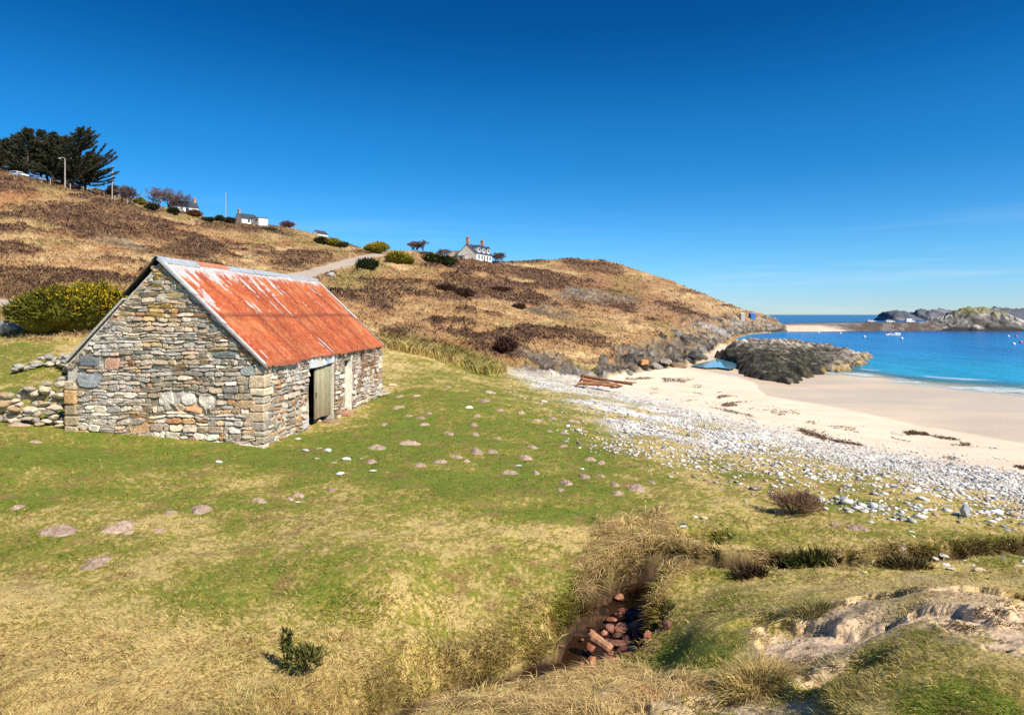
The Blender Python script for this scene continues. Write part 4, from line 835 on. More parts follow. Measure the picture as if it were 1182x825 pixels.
island('far_island', 'small humped island far out, nearest the open horizon', [(1019, 364), (1023, 361), (1030, 358.6), (1040, 359.3), (1047, 362), (1052, 366)], 880, 34, far_c, seed=561, stp=2.0)
island('far_island', 'flat-topped cliff island behind the causeway', [(1052, 364), (1057, 360), (1064, 358), (1080, 358.3), (1094, 359.2), (1112, 361.5), (1122, 366)], 930, 45, far_c, seed=571, stp=2.0)
island('far_island', 'long bluish island behind the turf-capped islet', [(1095, 363), (1118, 361), (1140, 357.5), (1158, 356), (1182, 356.4), (1230, 358), (1290, 361), (1310, 366)], 980, 60, far_c, seed=581, stp=2.4)
# causeway across the mouth of the bay, sand at its root
def spit_z(X, Y):
    U = U0 + F * X / Y; top = np.interp(U, [880, 915, 960, 1060, 1110, 1140], [2.4, 3.0, 3.3, 3.4, 3.0, -1]); fr = np.interp(U, [880, 910, 950, 985, 1010, 1140], [300, 303, 306, 312, 314, 314])
    v = Y - fr - (fbm(X, Y, 8, 3, 591) - .5) * 3; wd = np.interp(U, [900, 985, 1020], [20, 13, 9])
    return -1 + (top + 1) * sst(-2, 1, v * 1.0) ** 1.0 * np.clip(v / wd + .18, 0, 1) ** .8 * sst(70, 58, v) + (ridged(X, Y, 2.5, 3, 592) - .5) * .5 * sst(960, 1000, U)
def spit_c(X, Y, Z):
    U = U0 + F * X / Y; a = fbm(X, Y, 3, 4, 593); c = mixc(np.broadcast_to(np.array((.105, .080, .062)), X.shape + (3,)), (.20, .17, .145), sst(.45, .65, a))
    sd_ = sst(985, 950, U + (a - .5) * 30 + (Z - 1) * 8) * sst(2.9, 2.3, Z); c = mixc(c, (.68, .54, .40), sd_); c = mixc(c, (.30, .25, .21), sst(2.7, 3.0, Z) * sst(1010, 960, U) * .8); return mixc(c, (.10, .10, .10), sst(332, 345, Y))
kind(field('causeway', np.arange(108, 232, .8), np.arange(296, 384, .9), spit_z, spit_c, m_rock), 'structure')

# ------------------------------------------------------------------ houses on the skyline
m_white = mat_plain('white_harling', (.80, .78, .73), var=.10, scale=1.2); m_cream = mat_plain('cream_harling', (.80, .71, .56), var=.10, scale=1.2)
m_slate = mat_plain('dark_slate', (.055, .065, .085), var=.3, scale=3, rough=.6); m_brown = mat_plain('brown_tiles', (.20, .14, .10), var=.3, scale=2); m_brick = mat_plain('chimney_brick', (.46, .25, .14), var=.25, scale=2)
m_pot = mat_plain('clay_pot', (.50, .24, .13), var=.2); m_glass = mat_plain('window_glass', (.03, .04, .05), rough=.08, var=.2, spec=.6); m_paint = mat_plain('white_paint', (.80, .80, .78), var=.08); m_blue = mat_plain('blue_sheeting', (.05, .16, .42), var=.2, scale=2)
m_greyst = mat_plain('grey_masonry', (.42, .40, .36), var=.25, scale=2)
def prism(mb, W, L, e, h, x0=0, y0=0, ov=.0, t=.0):
    mb.add([(x0, y0, -2), (x0 + W, y0, -2), (x0 + W, y0, e), (x0 + W / 2, y0, h), (x0, y0, e), (x0, y0 + L, -2), (x0 + W, y0 + L, -2), (x0 + W, y0 + L, e), (x0 + W / 2, y0 + L, h), (x0, y0 + L, e)], [(0, 1, 2, 3, 4), (9, 8, 7, 6, 5), (1, 6, 7, 2), (5, 0, 4, 9)])
def roofm(mb, W, L, e, h, x0=0, y0=0, ov=.25, t=.14):
    for s in (0, 1):
        k = (h - e) / (W / 2); xe = x0 - ov if s == 0 else x0 + W + ov; ze = e - ov * k; xr = x0 + W / 2
        v = [(xe, y0 - .15, ze + .03), (xr, y0 - .15, h + .03), (xr, y0 + L + .15, h + .03), (xe, y0 + L + .15, ze + .03)]
        mb.add(v + [(a, b_, c + t) for a, b_, c in v], [(0, 1, 2, 3), (4, 7, 6, 5), (0, 4, 5, 1), (1, 5, 6, 2), (2, 6, 7, 3), (3, 7, 4, 0)])
def window(parent, lo, hi, axis):
    """axis 'x': pane in a wall facing +x, 'y': wall facing -y"""
    f = MB(); x0, y0, z0 = lo; x1, y1, z1 = hi
    if axis == 'x': f.box((x0 - .05, y0 - .1, z0 - .1), (x0 + .04, y1 + .1, z1 + .1))
    else: f.box((x0 - .1, y0 - .04, z0 - .1), (x1 + .1, y0 + .05, z1 + .1))
    fo = f.build('window', m_paint, parent); g = MB()
    if axis == 'x': g.box((x0, y0, z0), (x0 + .06, y1, z1))
    else: g.box((x0, y0 - .06, z0), (x1, y0, z1))
    g.build('pane', m_glass, fo); return fo
def chimney(parent, x, y, z0, z1, w=.9, d=.7, pots=2):
    c = MB(); c.box((x - w / 2, y - d / 2, z0), (x + w / 2, y + d / 2, z1)); c.box((x - w / 2 - .08, y - d / 2 - .08, z1 + .001), (x + w / 2 + .08, y + d / 2 + .08, z1 + .18)); o = c.build('chimney', m_brick, parent)
    for i in range(pots):
        p_ = MB(); px_ = x + (i - (pots - 1) / 2) * .4; p_.tube([(px_, y, z1 + .15), (px_, y, z1 + .75)], [.15, .12], 8); p_.build('chimney_pot', m_pot, o)
    return o
def at(u, d, dz=0): x = (u - U0) / F * d; return Vector((x, d, gz_at(x, d) + dz))
hp = ub(528.5, 224)
hz = CAM_Z + (HOR - 302) * 224 / F
hs_ = thing('house', 'white two-storey house with dormers and two tall chimneys on the ridge', 'house', (hp[0], hp[1], hz), R(-24))
a = MB(); prism(a, 6.8, 11.5, 2.7, 5.6); a.build('wall', m_cream, hs_)
a = MB(); a.box((6.802, .02, -2), (6.83, 11.48, 2.64)); a.build('front_wall', m_white, hs_)
a = MB(); roofm(a, 6.8, 11.5, 2.7, 5.6); rf = a.build('roof', m_slate, hs_)
chimney(hs_, 3.4, .42, 5.0, 7.6); chimney(hs_, 3.4, 11.0, 5.0, 7.6)
for y in (2.2, 5.7, 9.2):
    a = MB(); a.box((5.1, y - .75, 3.0), (6.75, y + .75, 4.75)); dm = a.build('dormer', m_paint, hs_)
    a = MB(); a.add([(5.0, y - .95, 4.72), (6.9, y - .95, 4.72), (6.9, y, 5.45), (4.6, y, 5.45), (5.0, y + .95, 4.72), (6.9, y + .95, 4.72)], [(0, 1, 2, 3), (3, 2, 5, 4), (1, 5, 2), (0, 4, 5, 1)]); a.build('dormer_roof', m_slate, dm)
    a = MB(); a.box((6.751, y - .45, 3.4), (6.79, y + .45, 4.5)); a.build('pane', m_glass, dm)
for y in (1.4, 3.6, 7.6, 9.6): window(hs_, (6.83, y, .9), (6.83, y + .9, 2.1), 'x')
a = MB(); a.box((6.831, 5.4, -.1), (6.88, 6.4, 2.1)); a.build('door', m_brown, hs_)
a = MB(); prism(a, 5.0, 6.5, 2.0, 3.6, -5.2, 2.2); a.build('wing_wall', m_cream, hs_)
a = MB()
v = [(-5.6, 1.9, 1.7), (.2, 1.9, 1.7), (.2, 5.4, 4.0), (-5.6, 5.4, 4.0), (-5.6, 8.9, 1.7), (.2, 8.9, 1.7)]; a.add([(x, y, z + .05) for x, y, z in v] + [(x, y, z + .2) for x, y, z in v], [(0, 3, 2, 1), (3, 4, 5, 2), (6, 7, 8, 9), (9, 8, 11, 10), (0, 1, 7, 6), (4, 10, 11, 5), (0, 6, 9, 3), (3, 9, 10, 4), (1, 2, 8, 7), (2, 5, 11, 8)]); a.build('wing_roof', m_brown, hs_)
a = MB(); a.box((.6, -1.9, -2), (3.6, -.02, 1.9)); a.add([(.5, -2.0, 1.86), (3.7, -2.0, 1.86), (3.7, -.03, 2.35), (.5, -.03, 2.35)], [(0, 1, 2, 3)]); a.build('porch', m_greyst, hs_)
window(hs_, (1.2, -1.9, .6), (2.9, -1.9, 1.5), 'y')
# white cottage on the brow
cz = CAM_Z + (HOR - 258.5) * 266 / F
ct = thing('cottage', 'small white cottage with a brick chimney on the brow left of the road', 'cottage', (*ub(270.5, 268), cz), R(-38))
a = MB(); prism(a, 5.4, 7, 2.2, 4.2); a.build('wall', m_white, ct); a = MB(); roofm(a, 5.4, 7, 2.2, 4.2); a.build('roof', m_slate, ct); chimney(ct, 2.7, .4, 3.7, 5.6, pots=1); window(ct, (5.4, 2.5, .8), (5.4, 3.4, 1.8), 'x')
a = MB(); a.box((5.6, 4.0, -2), (10.6, 8, 2.3)); a.build('annexe', m_white, ct); window(ct, (8.3, 4.0, .9), (9.6, 4.0, 1.9), 'y')
a = MB(); a.box((5.4, 3.8, 2.301), (10.8, 8.2, 2.5)); a.build('annexe_roof', m_slate, ct)
c2 = thing('cottage', 'white cottage with a pale gable, half hidden by a bare spreading tree', 'cottage', (*ub(194, 226), CAM_Z + (HOR - 247) * 226 / F), R(-48))
a = MB(); prism(a, 5, 8, 2.3, 4.3); a.build('wall', m_white, c2); a = MB(); roofm(a, 5, 8, 2.3, 4.3); a.build('roof', m_slate, c2); chimney(c2, 2.5, 7.5, 3.8, 5.4, pots=1); chimney(c2, 2.5, .5, 3.8, 5.4, pots=1); window(c2, (5, 4, .8), (5, 5, 1.9), 'x')
c3 = thing('cottage', 'tiny white gable showing over the gorse above the road', 'cottage', (*ub(361, 300), CAM_Z + (HOR - 271) * 300 / F), R(-25))
a = MB(); prism(a, 3.2, 6, .6, 1.9); a.build('wall', m_white, c3); a = MB(); roofm(a, 3.2, 6, .6, 1.9); a.build('roof', m_slate, c3)
# sheds on the headland
for (u, d, w_, mt, lb, dz) in ((864, 306, 2.4, m_blue, 'small blue shed on the tip of the headland', 0), (853, 303, 2.0, m_greyst, 'small pale grey shed beside the blue one on the headland', -.1)):
    p_ = hit(u, 366, 200); w_ *= .72; p_.z -= .2; sh = thing('shed', lb, 'shed', p_, R(-60)); a = MB(); prism(a, w_ * .8, w_ * 1.5, 1.3, 1.9); a.build('wall', mt, sh); a = MB(); roofm(a, w_ * .8, w_ * 1.5, 1.3, 1.9, ov=.1, t=.06); a.build('roof', mt, sh)

# ------------------------------------------------------------------ vehicles, boat, buoys, poles
m_tyre = mat_plain('tyre_rubber', (.02, .02, .02), rough=.9)
def car_paint(nm, c): m = mat_plain(nm, c, rough=.3, var=.06, spec=.5); return m
def vehicle(label, cat, loc, rz, paint, L=4.3, W=1.75, H=1.48, van=False):
    t = thing('parked_' + cat, label, cat, loc, rz, None)
    hb = .95 if not van else 1.1; a = MB()
    pr = [(-L / 2, .45), (-L / 2 + .05, .85), (-L * .36, hb), (L * .26, hb), (L / 2 - .08, .78), (L / 2, .45), (L / 2 - .1, .3), (-L / 2 + .1, .3)]
    n = len(pr); a.add([(x, -W / 2, z) for x, z in pr] + [(x, W / 2, z) for x, z in pr], [tuple(range(n))] + [tuple(range(2 * n - 1, n - 1, -1))] + [(i, i + n, (i + 1) % n + n, (i + 1) % n) for i in range(n)]); a.build('body', paint, t)
    cp = [(-L * .46, hb), (-L * .43, H), (L * .30, H), (L * .40, hb)] if van else [(-L * .42, hb), (-L * .30, H), (L * .06, H), (L * .25, hb)]
    a = MB(); k = W / 2 - .12; a.add([(x, -W / 2 + .03 if z < H else -k, z + .001) for x, z in cp] + [(x, W / 2 - .03 if z < H else k, z + .001) for x, z in cp], [(0, 1, 2, 3), (7, 6, 5, 4), (0, 4, 5, 1), (1, 5, 6, 2), (2, 6, 7, 3)]); cab = a.build('cabin', paint, t)
    for s in (-1, 1):
        a = MB(); x0, x1 = (cp[0][0] + .45, cp[3][0] - .42) if not van else (L * .12, L * .34); yy = s * (W / 2 - .035); y2 = s * (k + .035); zt = H - .12
        a.add([(x0, yy, hb + .06), (x1, yy, hb + .06), (x1 - .25, y2, zt), (x0 + .15, y2, zt)], [(0, 1, 2, 3) if s < 0 else (3, 2, 1, 0)]); a.build('side_window', m_glass, cab)
        for xw in (-L * .31, L * .31):
            a = MB(); a.tube([(xw, s * (W / 2 - .2), .32), (xw, s * (W / 2 + .015), .32)], .32, 12); a.build('wheel', m_tyre, t)
    a = MB(); x0, z0 = cp[3]; x1, z1 = cp[2]; a.add([(x0 - .03, -W / 2 + .18, z0 + .07), (x0 - .03, W / 2 - .18, z0 + .07), (x1 + .05, k - .06, z1 - .06), (x1 + .05, -k + .06, z1 - .06)], [(0, 1, 2, 3)]); a.build('windscreen', m_glass, cab)
    return t
p_ = at(21, 152, -.45); vehicle('silver car parked on the brow under the dark conifers, left one', 'car', p_, R(-17), car_paint('silver_paint', (.62, .65, .68)))
p_ = at(41, 154, -.5); vehicle('blue-grey car parked on the brow under the dark conifers, right one', 'car', p_, R(-17), car_paint('blue_grey_paint', (.18, .27, .42)))
def spz(x, y): return float(spit_z(np.array([[x]]), np.array([[y]]))[0, 0])
for u, d, lb, cat, L, H, van, pc in ((1050, 327, 'white van parked on the causeway nearest the rocky islet', 'van', 4.4, 2.0, True, (.80, .82, .84)), (1027, 328, 'white car parked on the causeway in line behind the boat', 'car', 4.4, 1.5, False, (.78, .78, .76)), (1005, 329, 'small pale car on the causeway left of the boat', 'car', 4.0, 1.45, False, (.62, .68, .74))):
    x, y = ub(u, d); vehicle(lb, cat, (x, y, spz(x, y) + .15), R(4), car_paint(cat + '_paint', pc), L=L, H=H, van=van)
# moored boat
m_hull = mat_plain('white_hull', (.82, .82, .80), rough=.35, var=.05)
bx, by = ub(1032, 247); bt = thing('motor_boat', 'small white open motor boat moored in the turquoise bay', 'boat', (bx, by, -.05), R(8))
a = MB(); N = 14; rows = []
for i in range(N):
    t = i / (N - 1); x = -2.4 + 4.9 * t; hw = .95 * (1 - max(0, (t - .45) / .55) ** 2.2) + .02; sh = .62 + .35 * t ** 2; rows.append([(x + .15 * t, 0, -.25 + .45 * max(0, t - .7) * 2), (x, -hw * .75, .05 + .3 * max(0, t - .75)), (x, -hw, sh), (x, -hw + .09, sh - .02), (x, -hw * .7, .18), (x, 0, .12), (x, hw * .7, .18), (x, hw - .09, sh - .02), (x, hw, sh), (x, hw * .75, .05 + .3 * max(0, t - .75))])
a.add([p for r in rows for p in r], [(i * 10 + k, i * 10 + (k + 1) % 10, (i + 1) * 10 + (k + 1) % 10, (i + 1) * 10 + k) for i in range(N - 1) for k in range(10)] + [tuple(range(9, -1, -1)), tuple(range((N - 1) * 10, N * 10))]); a.build('hull', m_hull, bt)
a = MB(); a.box((.15, -.5, .35), (.95, .5, 1.15)); a.build('console', m_paint, bt)
a = MB(); a.add([(.95, -.48, 1.15), (.95, .48, 1.15), (.65, .42, 1.6), (.65, -.42, 1.6)], [(0, 1, 2, 3)]); a.build('windscreen', m_glass, bt)
a = MB(); a.box((-2.75, -.2, .55), (-2.35, .2, 1.2)); a.box((-2.62, -.08, -.5), (-2.5, .08, .55)); a.build('outboard_motor', mat_plain('red_cowl', (.35, .04, .04), rough=.4), bt)
for x in (-1.5, -.4, 1.6): a = MB(); a.box((x, -.7, .42), (x + .3, .7, .48)); a.build('thwart', m_brown, bt)
a = MB(); a.tube([(-.9, .3, .5), (-.9, .3, 2.0)], .04, 6); a.build('aerial', m_greyst, bt)
bu_m = {'white': mat_plain('white_buoy', (.82, .82, .80), rough=.4, var=.05), 'pink': mat_plain('pink_buoy', (.78, .16, .30), rough=.4, var=.08)}
for u, py, c, lb in ((944.5, 384, 'white', 'white mooring buoy nearest the sandy end of the causeway'), (970, 385, 'white', 'white mooring buoy between the sandy spit and the boat'), (998, 389, 'white', 'white mooring buoy off the reef, left of the boat'), (1041, 391, 'white', 'white mooring buoy just right of the boat'), (1164, 388.5, 'white', 'white mooring buoy below the islet, beside a pink one'), (1173, 388.5, 'pink', 'pink mooring buoy below the right end of the islet'), (1170, 397.5, 'white', 'white mooring buoy nearest the beach at the right'), (1178.5, 395.5, 'pink', 'pink mooring buoy nearest the beach at the far right')):
    x, y, z = *uvd(u, py, .0), 0; t = thing('mooring_buoy', lb, 'buoy', (x, y, .12), 0, 'mooring buoys in the bay'); me = bpy.data.meshes.new('float'); bm = bmesh.new(); bmesh.ops.create_uvsphere(bm, u_segments=14, v_segments=9, radius=.42); bm.to_mesh(me); bm.free(); me.materials.append(bu_m[c]); o = bpy.data.objects.new('float', me); scene.collection.objects.link(o); o.parent = t
    a = MB(); a.tube([(0, 0, .38), (0, 0, .58)], [.07, .06], 8); a.build('lifting_eye', m_tyre, t)
m_pole = mat_plain('grey_pole_timber', (.40, .37, .32), var=.2, scale=3)
for u, d, py0, lb, arm in ((75, 153, 184, 'grey pole with a small curved lamp arm before the conifers', 'lamp'), (129.5, 170, 191.5, 'tall bare grey utility pole right of the conifers', 'bar'), (260.5, 258, 222, 'thin distant utility pole left of the white cottage', 'bar'), (341, 290, 256, 'short distant pole beside the purple leafless tree', 'bar')):
    p_ = at(u, d); h = CAM_Z + (HOR - py0) * d / F - p_.z; t = thing('utility_pole' if arm == 'bar' else 'street_lamp', lb, 'pole', p_, 0, 'poles along the brow'); w_ = .14 if d < 200 else .17
    a = MB(); a.tube([(0, 0, -.6), (0, 0, h * .5), (0, 0, h)], [w_ * 1.15, w_, w_ * .8], 8); a.build('pole', m_pole, t)
    a = MB()
    if arm == 'lamp': a.tube([(0, 0, h - .1), (-.15, 0, h + .25), (-.5, 0, h + .45), (-1.0, 0, h + .3)], .07, 6); a.build('lamp_arm', m_pole, t); a = MB(); a.box((-1.35, -.12, h + .16), (-.85, .12, h + .3)); a.build('lamp_head', m_paint, t)
    else: a.box((-.06, -.5, h - .5), (.06, .5, h - .38)); a.build('cross_arm', m_pole, t)
for i, (u, d, lb) in enumerate(((58, 150, 'fence post under the conifers, nearest the blue-grey car'), (81, 154, 'fence post just right of the lamp pole'), (96, 158, 'fence post between the lamp pole and the tall bare pole'), (132.5, 170, 'fence post at the foot of the tall bare pole'), (147, 174, 'fence post right of the tall bare pole'), (158, 178, 'fence post before the dark bush right of the poles'))):
    a = MB(); a.tube([(0, 0, -.4), (.02, 0, 1.0), (.03, 0, 1.35)], [.11, .10, .075], 7); o = a.build('fence_post', m_pole); o.location = at(u, d); tag(o, lb, 'post', 'fence posts along the brow')
# ------------------------------------------------------------------ trees and bushes
nrg = np.random.default_rng(3)
m_leaf = mat_attr('needle_foliage', rough=.8, spec=.15, var=.35, scale=.8, bump=0, translucent=.15); m_twig = mat_attr('bare_twigs', rough=.9, spec=.1, var=.3, scale=3, bump=0); m_bark = mat_attr('rough_bark', rough=.95, spec=.1, var=.4, scale=4, bump=.6, bscale=20)
def blades(root, dirn, length, width, col, bend=0.0, name='foliage', mat=None, parent=None, seg=1, droop=None):
    """pointed leaf-like faces: root (n,3), dirn (n,3) unit"""
    n = len(root); up = nrg.normal(size=(n, 3)); side = np.cross(dirn, up); side /= np.linalg.norm(side, axis=1)[:, None] + 1e-9
    w = side * (width / 2)[:, None]; tip = root + dirn * length[:, None]
    if seg == 1:
        V = np.stack([root - w, root + w, tip], 1).reshape(-1, 3); Fa = np.arange(n * 3).reshape(n, 3); k = 3; Fl = [Fa]
    else:
        mid = root + dirn * (length * .55)[:, None]; 
        if droop is not None: tip = tip + droop
        V = np.stack([root - w, root + w, mid + w * .8, mid - w * .8, tip], 1).reshape(-1, 3); b_ = np.arange(n)[:, None] * 5
        Fl = [b_ + np.array([[3, 2, 4]]), b_ + np.array([[0, 1, 2, 3]])]; k = 5
    return np_mesh(name, V, Fl, mat, np.repeat(col, k, 0), False, parent=parent)
def unit(v): return v / (np.linalg.norm(v, axis=1)[:, None] + 1e-9)
def conifer(label, loc, h, lean, spread, seed):
    g = random.Random(seed); t = thing('conifer_tree', label, 'tree', loc, 0, 'dark conifers on the brow')
    a = MB(); pts = [(lean * (k / 6) ** 1.5 * h * .3, 0, h * k / 6 - .5) for k in range(7)]; a.tube(pts, [.34 * (1 - k / 6.6) for k in range(7)], 8, (.10, .075, .06)); 
    Rr, Dd, Ll = [], [], []; nb = int(h * 9)
    for i in range(nb):
        f = .12 + .88 * (i + g.random()) / nb; z = f * h; an = g.uniform(0, 2 * math.pi); x0 = lean * f ** 1.5 * h * .3
        L = spread * h * .36 * (1 - f) ** .62 * g.uniform(.55, 1.15) + .35; L *= 1 + .45 * math.cos(an) * lean * 2
        rise = g.uniform(.05, .55) + .5 * f; P0 = np.array((x0, 0, z)); dr = np.array((math.cos(an), math.sin(an), rise)); dr /= np.linalg.norm(dr)
        if L > 1.2: a.tube([tuple(P0), tuple(P0 + dr * L * .8)], [.06, .02], 4, (.10, .075, .06), False)
        m_ = int(38 * L) + 16; tt = np.array([g.random() ** .6 for _ in range(m_)]); base = P0 + dr * (tt * L)[:, None]; base[:, 2] += -.18 * L * (tt * (1 - tt)) * 2
        jit = nrg.normal(size=(m_, 3)) * np.array((.16, .16, .10)) * (1.1 - .4 * tt[:, None]); Rr.append(base + jit); Dd.append(unit(dr + nrg.normal(size=(m_, 3)) * .55 + np.array((0, 0, .25)))); Ll.append(np.array([g.uniform(.28, .6) for _ in range(m_)]))
    a.build('trunk', m_bark, t, smooth=True); Rr, Dd, Ll = np.concatenate(Rr), np.concatenate(Dd), np.concatenate(Ll); n = len(Rr)
    cl = np.array((.058, .066, .036)) * (nrg.uniform(.5, 1.7, (n, 1))); br = nrg.random(n) < .18; cl[br] = np.array((.075, .050, .026)) * nrg.uniform(.7, 1.3, (br.sum(), 1))
    blades(Rr, Dd, Ll, Ll * .42, cl, name='crown', mat=m_leaf, parent=t); return t
for i, (u, d, py, ln, sp, lb) in enumerate(((-4, 158, 176, -.15, 1.2, 'dark conifer cut by the left edge of the photo'), (23, 163, 156, -.05, 1.0, 'dark conifer behind the two leftmost bushy ones, above the silver car'), (54, 166, 158, .1, 1.0, 'dark conifer filling the gap in the middle of the clump'), (72, 164, 160, .1, 1.1, 'dark conifer directly behind the lamp pole'), (98, 163, 178, .5, 1.3, 'lowest dark conifer, rightmost of the clump'), (14, 160, 162, -.30, 1.15, 'bushy dark conifer leaning left, leftmost of the clump'), (32, 157, 150, 0, .85, 'pointed dark conifer behind the silver car'), (47, 161, 152, .05, .8, 'narrow dark conifer in the middle of the clump'), (61, 158, 155, .0, .85, 'dark conifer just left of the lamp pole'), (84, 160, 151, .42, 1.25, 'broad dark conifer leaning right with long layered boughs'))):
    p_ = at(u, d, -.3); conifer(lb, p_, CAM_Z + (HOR - py) * d / F - p_.z, ln, sp * 1.3, 40 + i)
def bare_tree(label, loc, h, w, seed, col=(.17, .125, .115), depth=6, name='bare_tree', group=None, thick=.16, multi=1, twig=.03, spr=.12):
    g = random.Random(seed); t = thing(name, label, 'tree' if h > 3 else 'shrub', loc, 0, group); tw = MB(); tr = None
    def grow(p, d_, L, r, k):
        nonlocal tr
        q = p + d_ * L; q2 = p + d_ * L * .5 + Vector((g.uniform(-1, 1), g.uniform(-1, 1), g.uniform(-.5, .5))) * L * .07
        (tr if k < 2 else tw).tube([p, q2, q], [r, r * .85, r * .65], 5 if k < 2 else 3, tuple(c * g.uniform(.75, 1.25) for c in col), False)
        if k >= depth: return
        for _ in range(g.choice((2, 3, 3)) if k else 5):
            nd = (d_ + Vector((g.uniform(-1, 1) * w, g.uniform(-1, 1) * w, g.uniform(-.25, .45))) * .75).normalized(); grow(q if g.random() < .7 else p + d_ * L * g.uniform(.5, 1), nd, L * g.uniform(.62, .86), max(r * .62, twig * .5), k + 1)
    for i in range(multi):
        tr = MB(); d_ = Vector((g.uniform(-.5, .5) * (multi > 1), g.uniform(-.5, .5) * (multi > 1), 1)).normalized(); grow(Vector((g.uniform(-.5, .5) * (multi > 1) * h * spr * 2, g.uniform(-.5, .5) * (multi > 1) * h * spr, -.2)), d_, h * .26, thick, 0); tr.build('trunk', m_twig, t, smooth=True)
    tw.build('crown', m_twig, t); return t
bt_ = 'leafless trees on the brow'
bare_tree('bare twiggy tree right of the tall bare pole', at(140, 182, -.3), 5.4, 1.3, 61, group=bt_, multi=6, twig=.05, spr=.5)
bare_tree('wide bare tree with a purple haze of twigs over the half hidden cottage', at(188, 222, -.3), 8.2, 1.35, 62, (.19, .135, .13), group=bt_, multi=6, twig=.05, spr=.42)
bare_tree('bare spreading tree on the right of the half hidden cottage', at(203, 224, -.3), 7.2, 1.35, 63, (.18, .135, .13), group=bt_, multi=5, twig=.05, spr=.42)
bare_tree('rounded purple leafless tree beside the short pole', at(333, 286, -.3), 5.8, 1.5, 64, (.17, .10, .12), group=bt_, multi=7, twig=.09)
bare_tree('bare dark tree by the road crest, left of the big house', at(482, 236, -.2), 5.0, 1.4, 65, (.17, .12, .10), group=bt_, multi=6, twig=.075, spr=.5)
bare_tree('faint bare tree left behind the brown wing of the big house', (*ub(517, 262), CAM_Z + (HOR - 299) * 262 / F), 5.2, 1.4, 66, (.22, .17, .16), group=bt_, multi=4, twig=.07, spr=.4)
bare_tree('round bare tree standing just right of the big house', at(575, 243, -.2), 5.4, 1.4, 67, (.17, .13, .12), group=bt_, multi=4, twig=.07, spr=.3)
def bush(name, label, cat, loc, rx, ry, rz_, n, green, flower=0.0, seed=1, group=None, spike=(.12, .28), lobes=9, fcol=(.78, .52, .02), flush=None, stem=True, core=True, wid=.30):
    g = random.Random(seed); rn = np.random.default_rng(seed); t = thing(name, label, cat, loc, 0, group)
    L = [(0, 0, rz_ * .45, .72)] + [(rx * g.uniform(-.62, .62), ry * g.uniform(-.5, .5), rz_ * g.uniform(.25, .62), g.uniform(.32, .55)) for _ in range(lobes)]
    pts, nrm, lob = [], [], []
    for li, (x, y, z, k) in enumerate(L):
        m_ = int(n * k * k / sum(q[3] ** 2 for q in L)); v = unit(rn.normal(size=(m_, 3))); v[:, 2] = np.abs(v[:, 2]) * .9 - .15 * rn.random(m_); s = np.array((rx, ry, rz_ * .95)) * k
        rad = (.80 + .25 * rn.random(m_)) * (1 + .35 * (fbm(v[:, 0] * 2 + x * 3 + 5, v[:, 1] * 2 + v[:, 2] * 2, .6, 2, seed) - .5)); pts.append(np.array((x, y, z)) + v * s * rad[:, None]); nrm.append(v)
    P, N = np.concatenate(pts), np.concatenate(nrm); ok = P[:, 2] > -.05
    P, N = P[ok], N[ok]; nn = len(P); D = unit(N + rn.normal(size=(nn, 3)) * .55 + np.array((0, 0, .5))); ln = rn.uniform(*spike, nn)
    col = np.array(green) * (rn.uniform(.5, 1.5, (nn, 1))) * (1 + .5 * (fbm(P[:, 0], P[:, 1] + P[:, 2], .5, 2, seed + 1) - .5))[:, None]
    if core:  # solid blobs added inside the bush to block light through the foliage
        bm = bmesh.new()
        for (x, y, z, k) in L: bmesh.ops.create_icosphere(bm, subdivisions=2, radius=1, matrix=Matrix.Translation((x, y, z)) @ Matrix.Diagonal((rx * k * .68, ry * k * .68, rz_ * k * .56, 1)))
        me = bpy.data.meshes.new('light_block_core'); bm.to_mesh(me); bm.free(); at_ = me.attributes.new('col', 'FLOAT_COLOR', 'POINT'); at_.data.foreach_set('color', np.tile(np.array((*[c * .8 for c in green], 1), np.float32), len(me.vertices))); me.materials.append(m_twig); o = bpy.data.objects.new('light_block_core', me); scene.collection.objects.link(o); o.parent = t
    if stem:
        a = MB()
        for _ in range(5): an = g.uniform(0, 6.28); a.tube([(0, 0, -.1), (math.cos(an) * rx * .25, math.sin(an) * ry * .25, rz_ * .3), (math.cos(an) * rx * .5, math.sin(an) * ry * .5, rz_ * .6)], [rz_ * .03, rz_ * .02, rz_ * .01], 5, (.12, .08, .05))
        a.build('stems', m_twig, t)
    blades(P, D, ln, ln * wid, col, name='foliage', mat=m_leaf, parent=t)
    if flower:
        fl = flush(P) if flush else np.ones(nn); pk = rn.random(nn) < flower * fl; Q = P[pk] + D[pk] * (ln[pk] * .6)[:, None]; m_ = len(Q)
        if m_:
            Q = np.repeat(Q, 3, 0) + rn.normal(size=(m_ * 3, 3)) * spike[0] * .22; dd = unit(rn.normal(size=(m_ * 3, 3)) + np.array((.2, -.3, .5))); l2 = np.full(m_ * 3, spike[0] * .55); blades(Q, dd, l2, l2 * .95, np.array(fcol) * rn.uniform(.75, 1.15, (m_ * 3, 1)), name='flowers', mat=m_leaf, parent=t)
    return t
GG = (.145, .145, .020)
p_ = hit(82, 389, 25); gp = Vector(((99 - U0) / F * 32.5, 32.5, 0)); gp.z = gz_at(gp.x, gp.y) - .1
bush('gorse_bush', 'large gorse bush flecked with yellow flowers, left of the barn', 'bush', gp, 3.2, 1.7, 2.25, 22000, GG, .5, 71, 'gorse bushes', (.12, .36), 20, flush=lambda P: np.clip(.25 + (P[:, 2] - 1.2) * .7 + (P[:, 0]) * .3, .05, 3.2))
